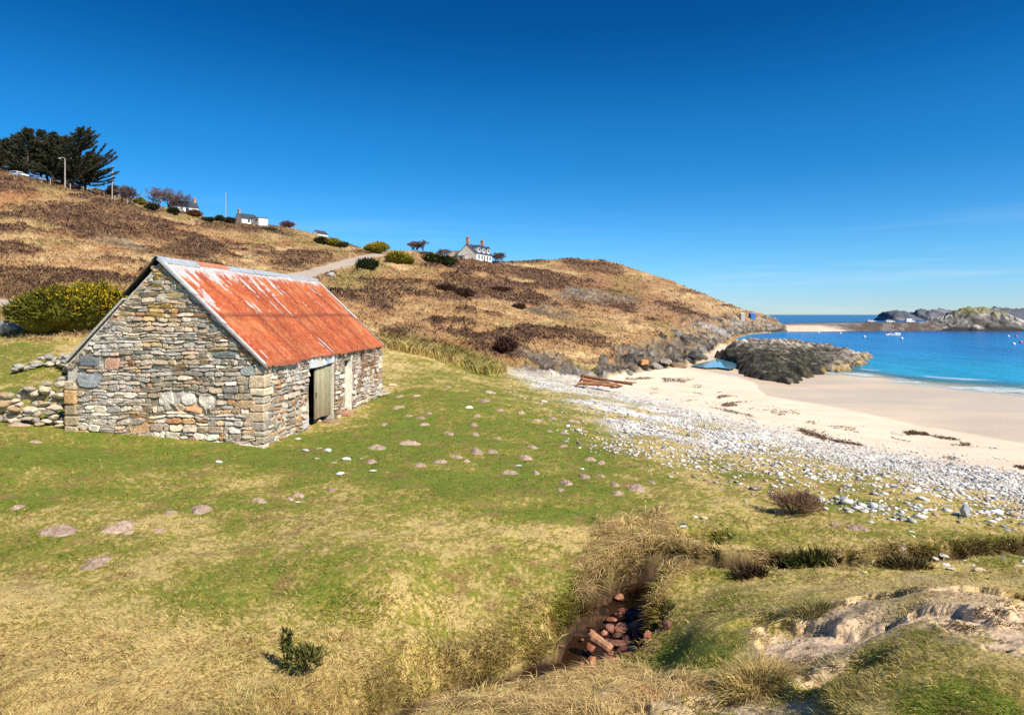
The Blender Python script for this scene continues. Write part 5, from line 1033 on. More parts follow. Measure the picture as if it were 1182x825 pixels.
for u, py, w, h, fl, cl, lb in ((371, 282, 5.2, 2.6, .0, (.030, .045, .018), 'dark green bush at the left end of the gorse above the road'), (384, 284.5, 6.5, 2.7, .30, GG, 'gorse bush with orange-yellow bloom above the road'), (395, 286, 4.2, 1.8, .03, (.05, .055, .022), 'low dark bush at the right end of the gorse above the road'),
                              (424.5, 311, 3.6, 1.9, .0, (.034, .047, .016), 'round dark green bush alone on the slope below the road crest'), (436, 293, 6.0, 3.0, .30, GG, 'gorse bush in orange bloom on the road crest'), (426, 291, 2.6, 1.6, .05, GG, 'small gorse bush touching the one in orange bloom'), (459, 305, 4.6, 2.2, .22, GG, 'flowering gorse bush below the bare dark tree'), (471, 306, 2.4, 1.3, .06, GG, 'small gorse bush on the right of the flowering one'),
                              (500, 304, 5.2, 2.3, .03, (.028, .042, .014), 'wide dark green bush left of the big house, left half'), (513, 306, 5.0, 2.2, .02, (.028, .042, .014), 'wide dark green bush by the wall of the big house'),
                              (253, 256, 3.8, 2.0, 0, (.045, .05, .022), 'dark low bush left of the white cottage'), (265, 258, 4.2, 2.2, 0, (.05, .045, .026), 'brown-green bush touching the left wall of the white cottage'), (224, 250, 5.0, 2.4, 0, (.13, .06, .03), 'russet bush right of the half hidden cottage'), (162, 237, 4.0, 2.4, .08, GG, 'green-yellow bush between the tall pole and the cottage tree'), (176, 243, 4.0, 2.2, 0, (.035, .045, .02), 'dark bush under the wide bare tree'), (200, 249, 3.6, 2.2, 0, (.035, .045, .018), 'dark bush in front of the half hidden cottage'), (131, 227, 5.0, 3.4, 0, (.07, .045, .03), 'brown bushy thicket behind the tall bare pole'),
                              (240, 256, 4.6, 1.2, 0, (.045, .055, .022), 'long low dark bush between the russet bush and the cottage'), (312, 266, 6, 1.2, 0, (.09, .10, .035), 'olive hedge bush right of the white cottage')):
    q = hit(u, py, 60); d = q.y + .8; x = (u - U0) / F * d
    bush('gorse_bush' if cl is GG else 'hillside_bush', lb, 'bush', (x, d, gz_at(x, d) - .25), w / 2 * .92, w / 2.4, h * .9, 2200, cl, fl, int(u * 7 + py), 'gorse bushes' if cl is GG else 'bushes on the hillside', (.25, .75), 12, flush=lambda P: np.clip(P[:, 2] * .9, .1, 2))
for u, py, w, h, lb in ((536, 343, 2.6, 1.3, 'rounded dark heather bush on the upper slope right of the barn'), (582, 408, 2.5, 1.3, 'big dark heather bush above the top of the shingle'), (598, 357, 1.8, .9, 'small dark heather bush in the middle of the slope'), (578, 336, 3.0, 1.0, 'low heather patch upslope of the lone small bush'), (515, 337, 2.6, .9, 'low heather bush left of the rounded dark one')):
    q = hit(u, py, 45); bush('heather_bush', lb, 'bush', (q.x, q.y + .5, gz_at(q.x, q.y + .5) - .15), w / 2 * q.y / 90 + .3, w / 2.3, h, 1600, (.085, .042, .03), 0, int(u + py), 'heather bushes on the slope', (.18, .4), 7)
# small plants in the foreground
q = hit(352, 781, 3)
bush('gorse_sprig', 'small young gorse sprig throwing a dark shadow on the near turf', 'plant', q, .21, .16, .27, 520, (.13, .135, .03), .0, 91, None, (.03, .085), 8, core=False, wid=.34)
q = hit(330, 773, 3); bush('gorse_sprig', 'thin upright gorse shoot left of the young gorse sprig', 'plant', q, .06, .06, .36, 220, (.06, .075, .016), 0, 92, None, (.03, .07), 3, core=False)
q = hit(918, 592, 8); bare_tree('leafless brown shrub on the turf near the shingle', q, .86, 1.5, 93, (.22, .13, .085), 5, 'leafless_shrub', None, .012, 9, .007)
q = hit(936, 654, 8); bush('bank_shade_shrub', 'dark green shrub standing in for shade on the stream bank', 'bush', (q.x, q.y - .12, q.z - .16), .40, .24, .36, 1500, (.085, .085, .02), 0, 94, None, (.06, .20), 10, core=False, wid=.16)  # this and the next two are added dark shapes for the bank's shade
q = hit(865, 664, 8); bush('bank_shade_shrub', 'small dark tuft standing in for shade on the far stream bank', 'bush', (q.x, q.y - .05, q.z - .1), .24, .15, .2, 600, (.07, .045, .025), 0, 95, None, (.05, .16), 8, core=False, wid=.16)
q = hit(1040, 655, 8); bush('bank_shade_shrub', 'olive clump standing in for bank shade above the stream stones', 'bush', (q.x, q.y - .05, q.z - .12), .34, .18, .22, 900, (.10, .08, .03), 0, 96, None, (.05, .16), 9, core=False, wid=.16)

def grass_clump(u, py, r, n, L, col, label):
    q = hit(u, py, 3.5); t = thing('grass_clump', label, 'plant', q, 0, 'grass clumps on the sandy mound'); an = nrg.uniform(0, 6.28, n); rr = r * np.sqrt(nrg.random(n)); P = np.stack([rr * np.cos(an), rr * np.sin(an), np.full(n, -.02)], -1)
    P[:, 2] += np.array([gz_at(q.x + a, q.y + b_) - q.z for a, b_ in P[:, :2]]); le = .15 + .9 * rr / r * nrg.uniform(.4, 1.2, n); a2 = an + nrg.normal(size=n) * .6; D = np.stack([np.cos(a2) * np.sin(le), np.sin(a2) * np.sin(le), np.cos(le)], -1); ln = L * nrg.uniform(.5, 1.2, n)
    dr = np.stack([np.cos(a2) * .8, np.sin(a2) * .8, -np.ones(n) * .9], -1) * (ln * nrg.uniform(.15, .5, n))[:, None]; c = np.array(col) * nrg.uniform(.5, 1.5, (n, 1)); half = nrg.random(n) < .5
    for k, nm in ((half, 'blades'), (~half, 'dead_blades')): blades(P[k], D[k], ln[k], np.full(k.sum(), .005), c[k] if nm == 'blades' else c[k] * .5 + np.array((.5, .38, .17)) * .5, name=nm, mat=m_leaf, parent=t, seg=2, droop=dr[k])
grass_clump(872, 786, .20, 900, .20, (.46, .33, .11), 'golden clump of grass at the edge of the sandy mound, casting a dark shadow')
grass_clump(940, 704, .17, 700, .17, (.22, .20, .06), 'olive grass clump on the turf above the sandy mound, casting a shadow')
# ------------------------------------------------------------------ grass: blades spread evenly over what lies open
m_grass = mat_attr('grass_blades', rough=.75, spec=.15, var=.12, scale=3, bump=0, translucent=.30)
cell_py = np.abs(gpy[:-1, :-1] - gpy[1:, :-1]); cell_u = np.broadcast_to(np.diff(us)[None], cell_py.shape); front = (gpy[:-1, :-1] > gpy[1:, :-1])
area = np.where(front, np.minimum(cell_py, 30) * cell_u, cell_u * .4); area = area * ((GU[:-1, :-1] > -330) & (GU[:-1, :-1] < 1500))
inbarn = lambda x, y: (lambda lx, ly: (lx > -BW - .05) & (lx < .1) & (ly > -.1) & (ly < BL + .1))(math.cos(-BRZ) * (x - BA.x) - math.sin(-BRZ) * (y - BA.y), math.sin(-BRZ) * (x - BA.x) + math.cos(-BRZ) * (y - BA.y))
def mm(k): return GM[k][:-1, :-1]
def sow(name, n, weight, len_f, wid_px, lean, seed, gain=1.15, straw=.25, droop=.25, cvar=.38, own=0.0, tone=None):
    rn = np.random.default_rng(seed); w = (area * weight).ravel(); w = w / w.sum(); idx = rn.choice(len(w), n, p=w); ii, jj = np.unravel_index(idx, area.shape)
    fa, fb = rn.random(n), rn.random(n); u = us[jj] + fb * (us[jj + 1] - us[jj]); d = ds[ii] * (ds[ii + 1] / ds[ii]) ** fa
    x = (u - U0) / F * d; z = glook(gz, u, d); c = glook(gcol, u, d); P = np.stack([x, d, z - .012], -1)
    ok = ~inbarn(x, d); P, c, u, d = P[ok], c[ok], u[ok], d[ok]; n = len(P)
    ang = (fbm(P[:, 0], P[:, 1], .9, 2, seed) * 9 + rn.normal(size=n) * .9); le = lean * rn.uniform(.4, 1.25, n); D = np.stack([np.cos(ang) * np.sin(le), np.sin(ang) * np.sin(le), np.cos(le)], -1)
    ln = len_f(P, u, d, rn); wd = np.maximum(wid_px * d / F, .0035) * rn.uniform(.7, 1.3, n)
    if own:
        gv = glook(GM['g'], u, d) + rn.normal(size=n) * .55; pal_ = np.where((gv > .55)[:, None], np.array((.130, .185, .020)), np.where((gv > .12)[:, None], np.array((.25, .215, .04)), np.where((gv > -.55)[:, None], np.array((.57, .43, .175)), np.array((.36, .21, .09))))); c = c * (1 - own) + pal_ * own
    if tone is not None: c = c * .15 + np.array(tone) * .85
    k = (rn.random(n) < straw)[:, None]; c = np.where(k, c * .5 + np.array((.52, .40, .17)) * .55, c) * gain * rn.uniform(1 - cvar, 1 + cvar, (n, 1)); dk = rn.random(n) < .08 * (cvar > .3); c[dk] *= .5
    dr = np.stack([np.cos(ang), np.sin(ang), -np.ones(n) * .9], -1) * (ln * droop)[:, None]
    o = blades(P, D, ln, wd, np.clip(c, .01, .85), name=name, mat=m_grass, seg=2, droop=dr); return kind(o, 'stuff')
open_turf = (1 - mm('sand')) * (1 - mm('rock')) * (1 - mm('road')) * (1 - np.clip(mm('gully') * 1.2, 0, 1)) * (1 - .80 * mm('bare') if 'bare' in GM else 1) * (1 - .8 * mm('shingle'))
tus = poly_mask(GU, gpy, [(668, 690), (690, 612), (760, 598), (800, 640), (750, 688), (720, 700)], 14); lipm = np.clip(sst(.75, .12, GM['sdist']) * sst(-.02, .08, GM['sdist']) * (GD < 13), 0, 1)
lip_low = lipm * np.maximum(sst(8.0, 9.5, GM['spar']), .34)
dryn = np.maximum(poly_mask(GU, gpy, [(-300, 690), (150, 720), (420, 690), (640, 740), (700, 800), (1000, 800), (1000, 900), (-300, 900)], 50), poly_mask(GU, gpy, [(740, 610), (900, 590), (1182, 640), (1182, 665), (850, 665), (740, 680)], 18) * .7)
def L_turf(P, u, d, rn): q = glook(dryn, u, d); return (.034 + .030 * q + .075 * (fbm(P[:, 0], P[:, 1], .28, 3, 601) - .42)) * rn.uniform(.6, 1.4, len(P)) * np.interp(d, [3, 12, 30], [.9, 1.0, 1.35]) + .008
sow('turf', 420000, open_turf * (1 - mm('hill')) * (GD[:-1, :-1] < 45) * np.interp(GD[:-1, :-1], [14, 45], [1, .6]), L_turf, .85, 1.12, 602, gain=1.16, straw=.08, own=.72, cvar=.5)
def L_dry(P, u, d, rn): return (.06 + .12 * glook(tus, u, d) + .08 * glook(lip_low, u, d) + .05 * (fbm(P[:, 0], P[:, 1], .4, 2, 603) - .4)) * rn.uniform(.55, 1.4, len(P))
dryw = np.clip(dryn * .34 * sst(.45, .62, fbm(GM['x'], GM['y'], .8, 3, 604)) + tus * 2.2 + lip_low * 2.4, 0, 3)[:-1, :-1]
sow('dry_grass', 42000, dryw * np.maximum(open_turf, lip_low[:-1, :-1] * .9) * (GD[:-1, :-1] < 16), L_dry, .85, .75, 605, gain=1.12, straw=.45, droop=.35, own=.35)
def L_hill(P, u, d, rn): return rn.uniform(.16, .36, len(P)) * (.6 + .8 * fbm(P[:, 0], P[:, 1], 1.5, 2, 606)) * np.interp(d, [30, 60, 200], [.55, .9, 1.5])
sow('hill_grass', 80000, open_turf * mm('hill') * (GD[:-1, :-1] < 330) * np.where(mm('heather') > .5, .45, 1), L_hill, 1.2, .6, 607, gain=1.15, straw=.12, cvar=.2)
rush = poly_mask(GU, gpy, [(440, 386), (500, 398), (560, 416), (585, 428), (560, 432), (500, 412), (440, 400)], 4)[:-1, :-1]
sow('bank_grass', 13000, np.clip(GM['gully'] * sst(.03, .15, GM['sdist']) * (.35 + .65 * (GM['spar'] > 7.5)) * (GD < 13), 0, 1)[:-1, :-1], lambda P, u, d, rn: rn.uniform(.06, .2, len(P)), .9, .9, 609, gain=1.7, straw=.10, droop=.3)
sow('sand_turf', 9000, mm('bare') * sst(.48, .62, fbm(GM['x'], GM['y'], .14, 3, 611))[:-1, :-1] * (GD[:-1, :-1] < 13), lambda P, u, d, rn: rn.uniform(.02, .07, len(P)), 1.0, .9, 612, gain=.62, straw=.25, own=.7)
front_ = poly_mask(GU + (fbm(GM['x'], GM['y'], .5, 2, 613) - .5) * 60, gpy, [(540, 775), (640, 778), (720, 778), (800, 790), (760, 815), (700, 840), (480, 850)], 12)
tusk = np.clip(tus * 1.6 * sst(.30, .55, fbm(GM['x'], GM['y'], .3, 3, 614)) + front_ * sst(.40, .58, fbm(GM['x'], GM['y'], .3, 3, 615)), 0, 2) * (GD < 13) * sst(.05, .2, GM['sdist'])
sow('tussock_grass', 24000, tusk[:-1, :-1], lambda P, u, d, rn: rn.uniform(.10, .28, len(P)) * np.interp(d, [4, 8], [.6, 1]), .8, .85, 616, gain=1.05, straw=.1, droop=.55, tone=(.70, .50, .23))
sow('heather', 60000, mm('heather') * mm('hill') * open_turf * (GD[:-1, :-1] < 330), lambda P, u, d, rn: rn.uniform(.2, .5, len(P)) * np.interp(d, [40, 80, 250], [.6, .9, 1.6]), 1.5, .7, 617, gain=1.15, straw=.12, cvar=.4, droop=.1)
sow('rushes', 9000, rush * (GD[:-1, :-1] > 35) * open_turf, lambda P, u, d, rn: rn.uniform(.5, 1.0, len(P)), 1.0, .35, 608, gain=1.25, straw=.5)
# ------------------------------------------------------------------ loose stones, wall, wreck, molehills
def rock_mesh(name, seed, sx_=1, sy_=1, sz_=.6, sub=2, cuts=7, col=(.5, .5, .5), mat=None, rough=.10, flat=True):
    g = random.Random(seed); bm = bmesh.new(); bmesh.ops.create_icosphere(bm, subdivisions=sub, radius=1)
    pl = [(Vector((g.uniform(-1, 1), g.uniform(-1, 1), g.uniform(-1, 1))).normalized(), g.uniform(.55, .85)) for _ in range(cuts)]
    for v in bm.verts:
        for n_, k in pl:
            e = v.co.dot(n_) - k
            if e > 0: v.co -= n_ * e * .92
        v.co *= 1 + rough * (float(fbm(np.array(v.co.x * 2 + seed), np.array(v.co.y * 2 + v.co.z * 1.7), .8, 2, seed)) - .5) * 2
        v.co = Vector((v.co.x * sx_, v.co.y * sy_, v.co.z * sz_))
    me = bpy.data.meshes.new(name); bm.to_mesh(me); bm.free()
    at_ = me.attributes.new('col', 'FLOAT_COLOR', 'POINT'); cc = np.ones((len(me.vertices), 4), np.float32); cc[:, :3] = np.array(col) * np.random.default_rng(seed).uniform(.82, 1.18, (len(me.vertices), 1)); at_.data.foreach_set('color', cc.ravel())
    me.materials.append(mat or m_peb)
    if not flat: me.polygons.foreach_set('use_smooth', np.ones(len(me.polygons), bool))
    return me
m_peb = mat_attr('beach_stone', rough=.85, spec=.2, var=.22, scale=14, bump=.4, bdist=.02, bscale=30)
def put(name, me, loc, rz=0, s=1, rx=0, ry=0): o = bpy.data.objects.new(name, me); scene.collection.objects.link(o); o.location = loc; o.rotation_euler = (rx, ry, rz); o.scale = (s, s, s) if not hasattr(s, '__len__') else s; return o
ORD = ['', 'second', 'third', 'fourth', 'fifth', 'sixth', 'seventh', 'eighth', 'ninth', 'tenth', 'eleventh', 'twelfth', 'thirteenth', 'fourteenth', 'fifteenth', 'sixteenth', 'seventeenth', 'eighteenth', 'nineteenth', 'twentieth']
gs = random.Random(17)
COLS = {'white': (.78, .75, .68), 'pale grey': (.60, .58, .53), 'blue-grey': (.33, .37, .42), 'dark grey': (.20, .20, .20), 'tan': (.56, .43, .28), 'pinkish': (.56, .40, .34)}
SH = {c: [rock_mesh('stone', 700 + i + 10 * k, 1, .72, .26 if i % 2 else .40, 2, 11, COLS[c], rough=.05) for i in range(5)] for k, c in enumerate(COLS)}
# --- stones lying about on the turf: (u, py, width px, colour)
loose = [(252, 534, 9, 'white'), (344, 507, 8, 'white'), (352, 521, 15, 'pale grey'), (368, 519, 8, 'tan'), (378, 521, 11, 'white'), (386, 535, 8, 'tan'), (400, 531, 12, 'white'), (431, 544, 10, 'white'), (392, 548, 12, 'white'), (417, 530, 7, 'pale grey'), (366, 530, 6, 'tan'), (430, 534, 8, 'tan'), (344, 580, 7, 'white'),
         (542, 471, 10, 'white'), (598, 539, 9, 'white'), (672, 542, 6, 'white'), (683, 472, 10, 'blue-grey'), (749, 529, 6, 'white'), (765, 537, 6, 'white'), (452, 446, 12, 'tan'), (204, 684, 5, 'tan'), (167, 487, 8, 'white'),
         (1148, 592, 14, 'white'), (1096, 585, 11, 'pale grey'), (1107, 566, 13, 'pale grey'), (1059, 567, 10, 'white'), (1060, 576, 8, 'white'), (1070, 578, 7, 'white'), (1063, 559, 9, 'white'), (1082, 573, 9, 'white'), (1013, 553, 10, 'pale grey'), (1143, 573, 9, 'white'), (1125, 584, 8, 'pale grey'), (1134, 585, 7, 'tan'), (1163, 612, 8, 'blue-grey'), (1052, 614, 9, 'pale grey'), (1005, 603, 8, 'pale grey'), (966, 574, 8, 'white'), (962, 553, 8, 'pale grey'), (930, 561, 7, 'white'), (948, 557, 7, 'white'), (1054, 620, 6, 'white'), (985, 566, 6, 'white'), (1170, 592, 7, 'white'), (1040, 549, 8, 'tan')]
lands = [(250, 505, 'the barn gable'), (385, 485, 'the barn door'), (440, 455, 'the far corner of the barn'), (690, 445, 'the timber wreck'), (918, 580, 'the leafless brown shrub'), (1114, 588, 'the upright blue stone'), (600, 560, 'the middle of the molehills'), (110, 650, 'the nearest molehill')]
cnt = {}
loose.sort(key=lambda q: min((q[0] - a) ** 2 + (q[1] - b_) ** 2 for a, b_, _ in lands))
for u, py, w, c in loose:
    li = min(range(len(lands)), key=lambda k: (u - lands[k][0]) ** 2 + (py - lands[k][1]) ** 2); k = cnt.get((li, c), 0); cnt[li, c] = k + 1
    q = hit(u, py, 5); s = w * q.y / F / 1.9; o = put('stone', gs.choice(SH[c]), (q.x, q.y, q.z + s * .14), gs.uniform(-.5, .5) + math.pi * gs.choice((0, 1)), s, gs.uniform(-.15, .15), gs.uniform(-.15, .15))
    tag(o, f'{c} stone on the turf, {ORD[k] + " " if k else ""}nearest to {lands[li][2]}', 'stone', 'loose stones on the turf')
q = hit(1114, 597, 8); me = rock_mesh('standing_stone', 777, .8, .5, 1.15, 2, 9, (.36, .40, .46)); tag(put('standing_stone', me, (q.x, q.y, q.z + .10), .4, .14, .1, -.2), 'upright pointed blue-grey stone on the turf at the right', 'stone')
# --- at the barn door
for u, py, w, c, sz, lb in ((399, 480, 18, (.36, .19, .12), .5, 'rounded red-brown boulder in front of the barn door'), (366, 488, 10, (.56, .42, .20), .6, 'small tan stone at the left jamb of the barn door'), (384, 487, 24, (.30, .19, .13), .22, 'flat brown slab lying along the barn doorstep'), (407, 469, 14, (.58, .42, .26), .35, 'tan slab below the narrow barn doorway'), (412, 465, 12, (.62, .50, .34), .35, 'pale tan slab nearer the planks by the barn'), (421, 461, 9, (.50, .40, .30), .4, 'small tan stone next to the planks by the barn')):
    q = hit(u, py, 15); s = w * q.y / F / 1.85; me = rock_mesh('stone', int(u * 3 + py), 1, .75, sz, 3, 6, c, rough=.06, flat=False); tag(put('stone', me, (q.x, q.y, q.z + s * sz * .35), .3, s), lb, 'stone')
m_plank = mat_attr('grey_planks', rough=.85, spec=.15, var=.3, scale=5, bump=.4)
for i, (u0, py0, u1, py1, lb) in enumerate(((418, 459, 442, 448, 'long pale plank lying against the barn foot, upper one'), (421, 461, 446, 453, 'long grey plank lying on the turf by the barn, middle one'), (428, 460, 449, 456.5, 'shorter grey plank on the turf by the barn, outermost one'))):
    a, b_ = hit(u0, py0, 20), hit(u1, py1, 20); d_ = (b_ - a); mb = MB(); L_ = d_.length; mb.box((0, -.09, 0), (L_, .09, .055), (.52, .48, .40)); o = mb.build('plank', m_plank, bevel=.006); o.location = a + Vector((0, 0, .05 + .02 * i)); o.rotation_euler = (0, -math.atan2(d_.z, math.hypot(d_.x, d_.y)), math.atan2(d_.y, d_.x)); tag(o, lb, 'plank')
# --- molehills
mz = [(105, 232, 60), (215, 217, 70), (85, 280, 48), (250, 291, 60), (320, 280, 50), (375, 264, 50), (410, 278, 38), (445, 246, 62), (495, 246, 42), (350, 184, 40), (440, 187, 42), (265, 153, 36), (175, 93, 46), (255, 131, 34), (212, 123, 36), (280, 114, 32), (128, 153, 30), (180, 56, 34), (237, 55, 34), (470, 71, 46), (490, 42, 40), (445, 122, 36), (435, 153, 36), (595, 113, 34), (635, 231, 46), (612, 264, 60), (555, 318, 60), (645, 320, 34), (690, 174, 34), (745, 183, 42), (810, 175, 38), (740, 227, 36), (705, 132, 34), (650, 137, 32), (775, 142, 44), (830, 273, 44), (868, 284, 44), (810, 330, 54), (868, 327, 34), (750, 353, 56), (730, 376, 34), (915, 357, 46), (990, 371, 84), (923, 388, 56), (1042, 351, 30), (910, 232, 48), (515, 198, 32), (525, 103, 30), (345, 25, 30)]
mh = [(400 + x / 2.955, 440 + y / 2.955, w / 2.955) for x, y, w in mz] + [(68, 616, 40), (139, 611, 36), (149, 616, 14), (184, 614, 15), (112, 652, 32), (232, 590, 28), (197, 593, 17), (300, 580, 19), (345, 574, 16), (382, 567, 12), (335, 578, 12), (22, 492, 20), (42, 512, 14), (20, 588, 16), (963, 607, 14), (990, 612, 24), (1042, 634, 16)]
m_earth = mat_attr('dug_earth', rough=.97, spec=.05, var=.35, scale=9, bump=1.0, bdist=.04, bscale=30)
mh.sort(key=lambda q: -q[1]); rows_ = [mh[i:i + 7] for i in range(0, len(mh), 7)]; rown = ['nearest', 'second nearest', 'third nearest', 'fourth nearest', 'fifth nearest', 'sixth nearest', 'seventh nearest', 'eighth nearest', 'ninth nearest', 'farthest', 'very farthest']
for ri, row in enumerate(rows_):
    for k, (u, py, w) in enumerate(sorted(row)):
        q = hit(u, py - 1, 5); r = w * q.y / F / 2; g = random.Random(int(u * 13 + py)); n_ = 40; rr = np.linspace(0, 1, 14); an = np.linspace(0, 2 * math.pi, n_, endpoint=False); A_, R_ = np.meshgrid(an, rr)
        ph = g.uniform(0, 6); rad = r * R_ * (1 + .22 * np.sin(A_ * 2 + ph) + .12 * np.sin(A_ * 3 + ph * 2)); X = rad * np.cos(A_); Y = rad * np.sin(A_) * 1.25; hgt = min(.08, r * .24) * g.uniform(.7, 1.1)
        Z = hgt * (1 - R_ ** 1.7) + ((fbm(X + u, Y + py, r * .3, 4, 801) - .5) * 1.4 + (fbm(X + u, Y + py, r * .11, 3, 803) - .5) * 1.3) * hgt * (1 - R_ * .5) - .05 * R_ ** 3
        Zg = np.array([gz_at(q.x + a, q.y + b_) for a, b_ in zip(X.ravel(), Y.ravel())]).reshape(X.shape) - q.z
        c = np.array((.42, .305, .225)) * g.uniform(.85, 1.15) * (.8 + .5 * fbm(X + u, Y, r * .3, 3, 802))[..., None]; ii = np.arange(14 * n_).reshape(14, n_); jj = np.roll(ii, -1, 1)
        fq = np.stack([ii[:-1], ii[1:], jj[1:], jj[:-1]], -1).reshape(-1, 4); o = np_mesh('molehill', np.stack([X, Y, Z + Zg + .015], -1).reshape(-1, 3), fq, m_earth, c.reshape(-1, 3), True); o.location = q
        sz = 'broad' if w > 24 else 'middling' if w > 14 else 'small'; o['kindnote'] = ''; del o['kindnote']
        tag(o, f'{sz} bare earth molehill, {ORD[k] + " " if k else ""}{"from left" if k else "leftmost"} in the {rown[ri]} row', 'molehill', 'molehills on the turf')
# --- tumbled drystone wall running left from the barn
def wall_run(name, label, pts, hts, seed, tone, nmax=95, size=(.16, .34)):
    g = random.Random(seed); t = thing(name, label, 'wall', pts[0], 0); o0 = Vector(pts[0]); n = 0; tot = sum((Vector(pts[i + 1]) - Vector(pts[i])).length for i in range(len(pts) - 1)); cand = []
    for i in range(len(pts) - 1):
        a, b_ = Vector(pts[i]), Vector(pts[i + 1]); L_ = (b_ - a).length; s = 0
        while s < L_:
            f = s / L_; H = hts[i] * (1 - f) + hts[i + 1] * f; z = 0; st = g.uniform(*size)
            while z < H:
                hh = g.uniform(.09, .2); p_ = a.lerp(b_, f); x, y = p_.x + g.uniform(-.10, .10), p_.y + g.uniform(-.16, .16); cand.append((x, y, z + hh / 2, st, hh)); z += hh * .85
            s += st * .9
    g.shuffle(cand)
    for (x, y, z, st, hh) in cand[:nmax]:
        me = rock_mesh('stone', g.randint(0, 99999), st * .62, st * .5, hh * .62, 2, 6, var(g.choice(tone), g)); o = put('stone', me, (x - o0.x, y - o0.y, gz_at(x, y) + z - o0.z), g.uniform(-.5, .5), 1, g.uniform(-.15, .15), g.uniform(-.18, .18)); o.parent = t
    return t
tone = [(.46, .43, .36), (.36, .35, .28), (.56, .52, .44), (.28, .27, .23), (.36, .28, .18), (.42, .39, .30)]
wl_ = [barn_w((-BW - .1, .25, 0)), barn_w((-BW - .75, -.05, 0)), barn_w((-BW - 1.5, -.25, 0)), barn_w((-BW - 2.6, -.4, 0))]
for p_ in wl_: p_.z = gz_at(p_.x, p_.y)
wall_run('drystone_wall', 'tumbled drystone wall of mossy rounded stones joining the left corner of the barn', wl_, [1.35, 1.05, .75, .30], 31, tone, 98, (.20, .40))
wp = [Vector(((u - U0) / F * d, d, 0)) for u, d in ((18, 24.6), (45, 25.2), (70, 25.5), (84, 24.0))]
for p_ in wp: p_.z = gz_at(p_.x, p_.y)
wall_run('drystone_wall', 'low ruined line of grey stones in the bank behind the tumbled wall', wp, [.16, .26, .34, .55], 32, [(.30, .31, .32), (.40, .39, .36), (.24, .24, .24), (.48, .45, .38)], 60, (.2, .5))
for u, py, w, lb in ((383, 317, 10, 'grey block at the roadside above the barn roof'), (9, 378, 26, 'grey boulder at the left edge below the road'), (160, 487, 8, 'low white stone at the foot of the barn gable')):
    q = hit(u, py + 3, 15); s = w * q.y / F / 1.8; me = rock_mesh('boulder', int(u * 5 + py), 1, .8, .75, 3, 7, (.45, .42, .37)); tag(put('boulder', me, (q.x, q.y, q.z + s * .2), .5, s), lb, 'boulder')
m_wetst = mat_attr('wet_stream_stone', rough=.45, spec=.4, var=.45, scale=16, bump=.7, bdist=.02, bscale=34)
# --- stones in the stream, stained red by the peat
for i, (x, y, w, h, rot, sz, lb) in enumerate(((345, 245, 44, 50, .5, .75, 'pointed red-brown stone at the head of the stream stones'), (300, 292, 50, 34, .2, .6, 'dark red stone on the left of the stream bed'), (340, 297, 60, 46, -.2, .6, 'flat-faced red stone in the middle of the stream bed'), (318, 338, 66, 34, .1, .45, 'red slab in the stream just above the short log'), (405, 292, 70, 50, .4, .55, 'big dark red stone on the right of the stream bed'), (396, 322, 26, 34, .9, .9, 'small upright red stone between two big ones'), (268, 304, 30, 30, .2, .7, 'small dark stone at the left bank of the stream'), (325, 242, 36, 26, .3, .6, 'low red stone behind the pointed one'), (300, 262, 40, 24, -.4, .5, 'low brown stone at the top left of the stream bed'), (218, 424, 46, 36, .0, .75, 'rounded orange stone at the left bank, left of the long log'), (445, 478, 34, 34, .4, .8, 'rounded red stone in front of the long log'), (520, 478, 40, 34, -.3, .7, 'red stone right of the rounded one before the grass'), (380, 470, 60, 30, .3, .3, 'dark wet slab under the long log'), (360, 372, 90, 46, .2, .3, 'wide dark wet slab behind the long log'), (330, 190, 40, 26, .3, .6, 'brown stone under the bank at the bend of the stream'), (410, 590, 26, 26, .6, .7, 'small rusty stone in the grass at the bottom edge'))):
    u, py = 620 + x / 3.476, 640 + y / 3.476; q = Vector((*uvd(u, py + 3, CAM_Z - 4.0), 0)) if py < 800 else hit(u, py + 3, 4.5); q.z = gz_at(q.x, q.y); s = w / 3.476 * q.y / F / 1.8
    me = rock_mesh('stream_stone', 900 + i, 1, .8, sz * h / w * 1.3, 3, 8, [(.33, .125, .07), (.24, .095, .06), (.38, .165, .095), (.17, .075, .05)][i % 4] if 'orange' not in lb else (.44, .19, .09), m_wetst, rough=.14); tag(put('stream_stone', me, (q.x, q.y, q.z + .03 + s * .3), rot, s * 1.12, gs.uniform(-.2, .2), gs.uniform(-.2, .2)), lb, 'stone', 'peat-stained stones in the stream')
for k in range(34):
    i_ = random.Random(3000 + k); f = i_.uniform(8.0, 10.6); a0 = int(f); p0, p1 = STREAM[a0], STREAM[a0 + 1]; t_ = f - a0; ww = p0[2] * (1 - t_) + p1[2] * t_
    x, y = p0[0] * (1 - t_) + p1[0] * t_ + i_.uniform(-.9, .9) * ww, p0[1] * (1 - t_) + p1[1] * t_ + i_.uniform(-.7, .7) * ww; s = i_.uniform(.03, .085)
    if k < 6: small_ = SMALL = globals().setdefault('SMALL', []); SMALL.append(rock_mesh('stream_stone', 950 + k, 1, .75, .45, 2, 9, [(.30, .115, .065), (.20, .085, .055), (.13, .065, .045)][k % 3], m_wetst, rough=.1))
    tag(put('stream_stone', SMALL[k % 6], (x, y, max(gz_at(x, y), CAM_Z - BEDH[a0]) + s * .2), i_.uniform(0, 6.28), s, i_.uniform(-.3, .3), i_.uniform(-.3, .3)), 'small red-brown stone filling the gaps between the large stream stones', 'stone', 'small stones filling the stream bed')
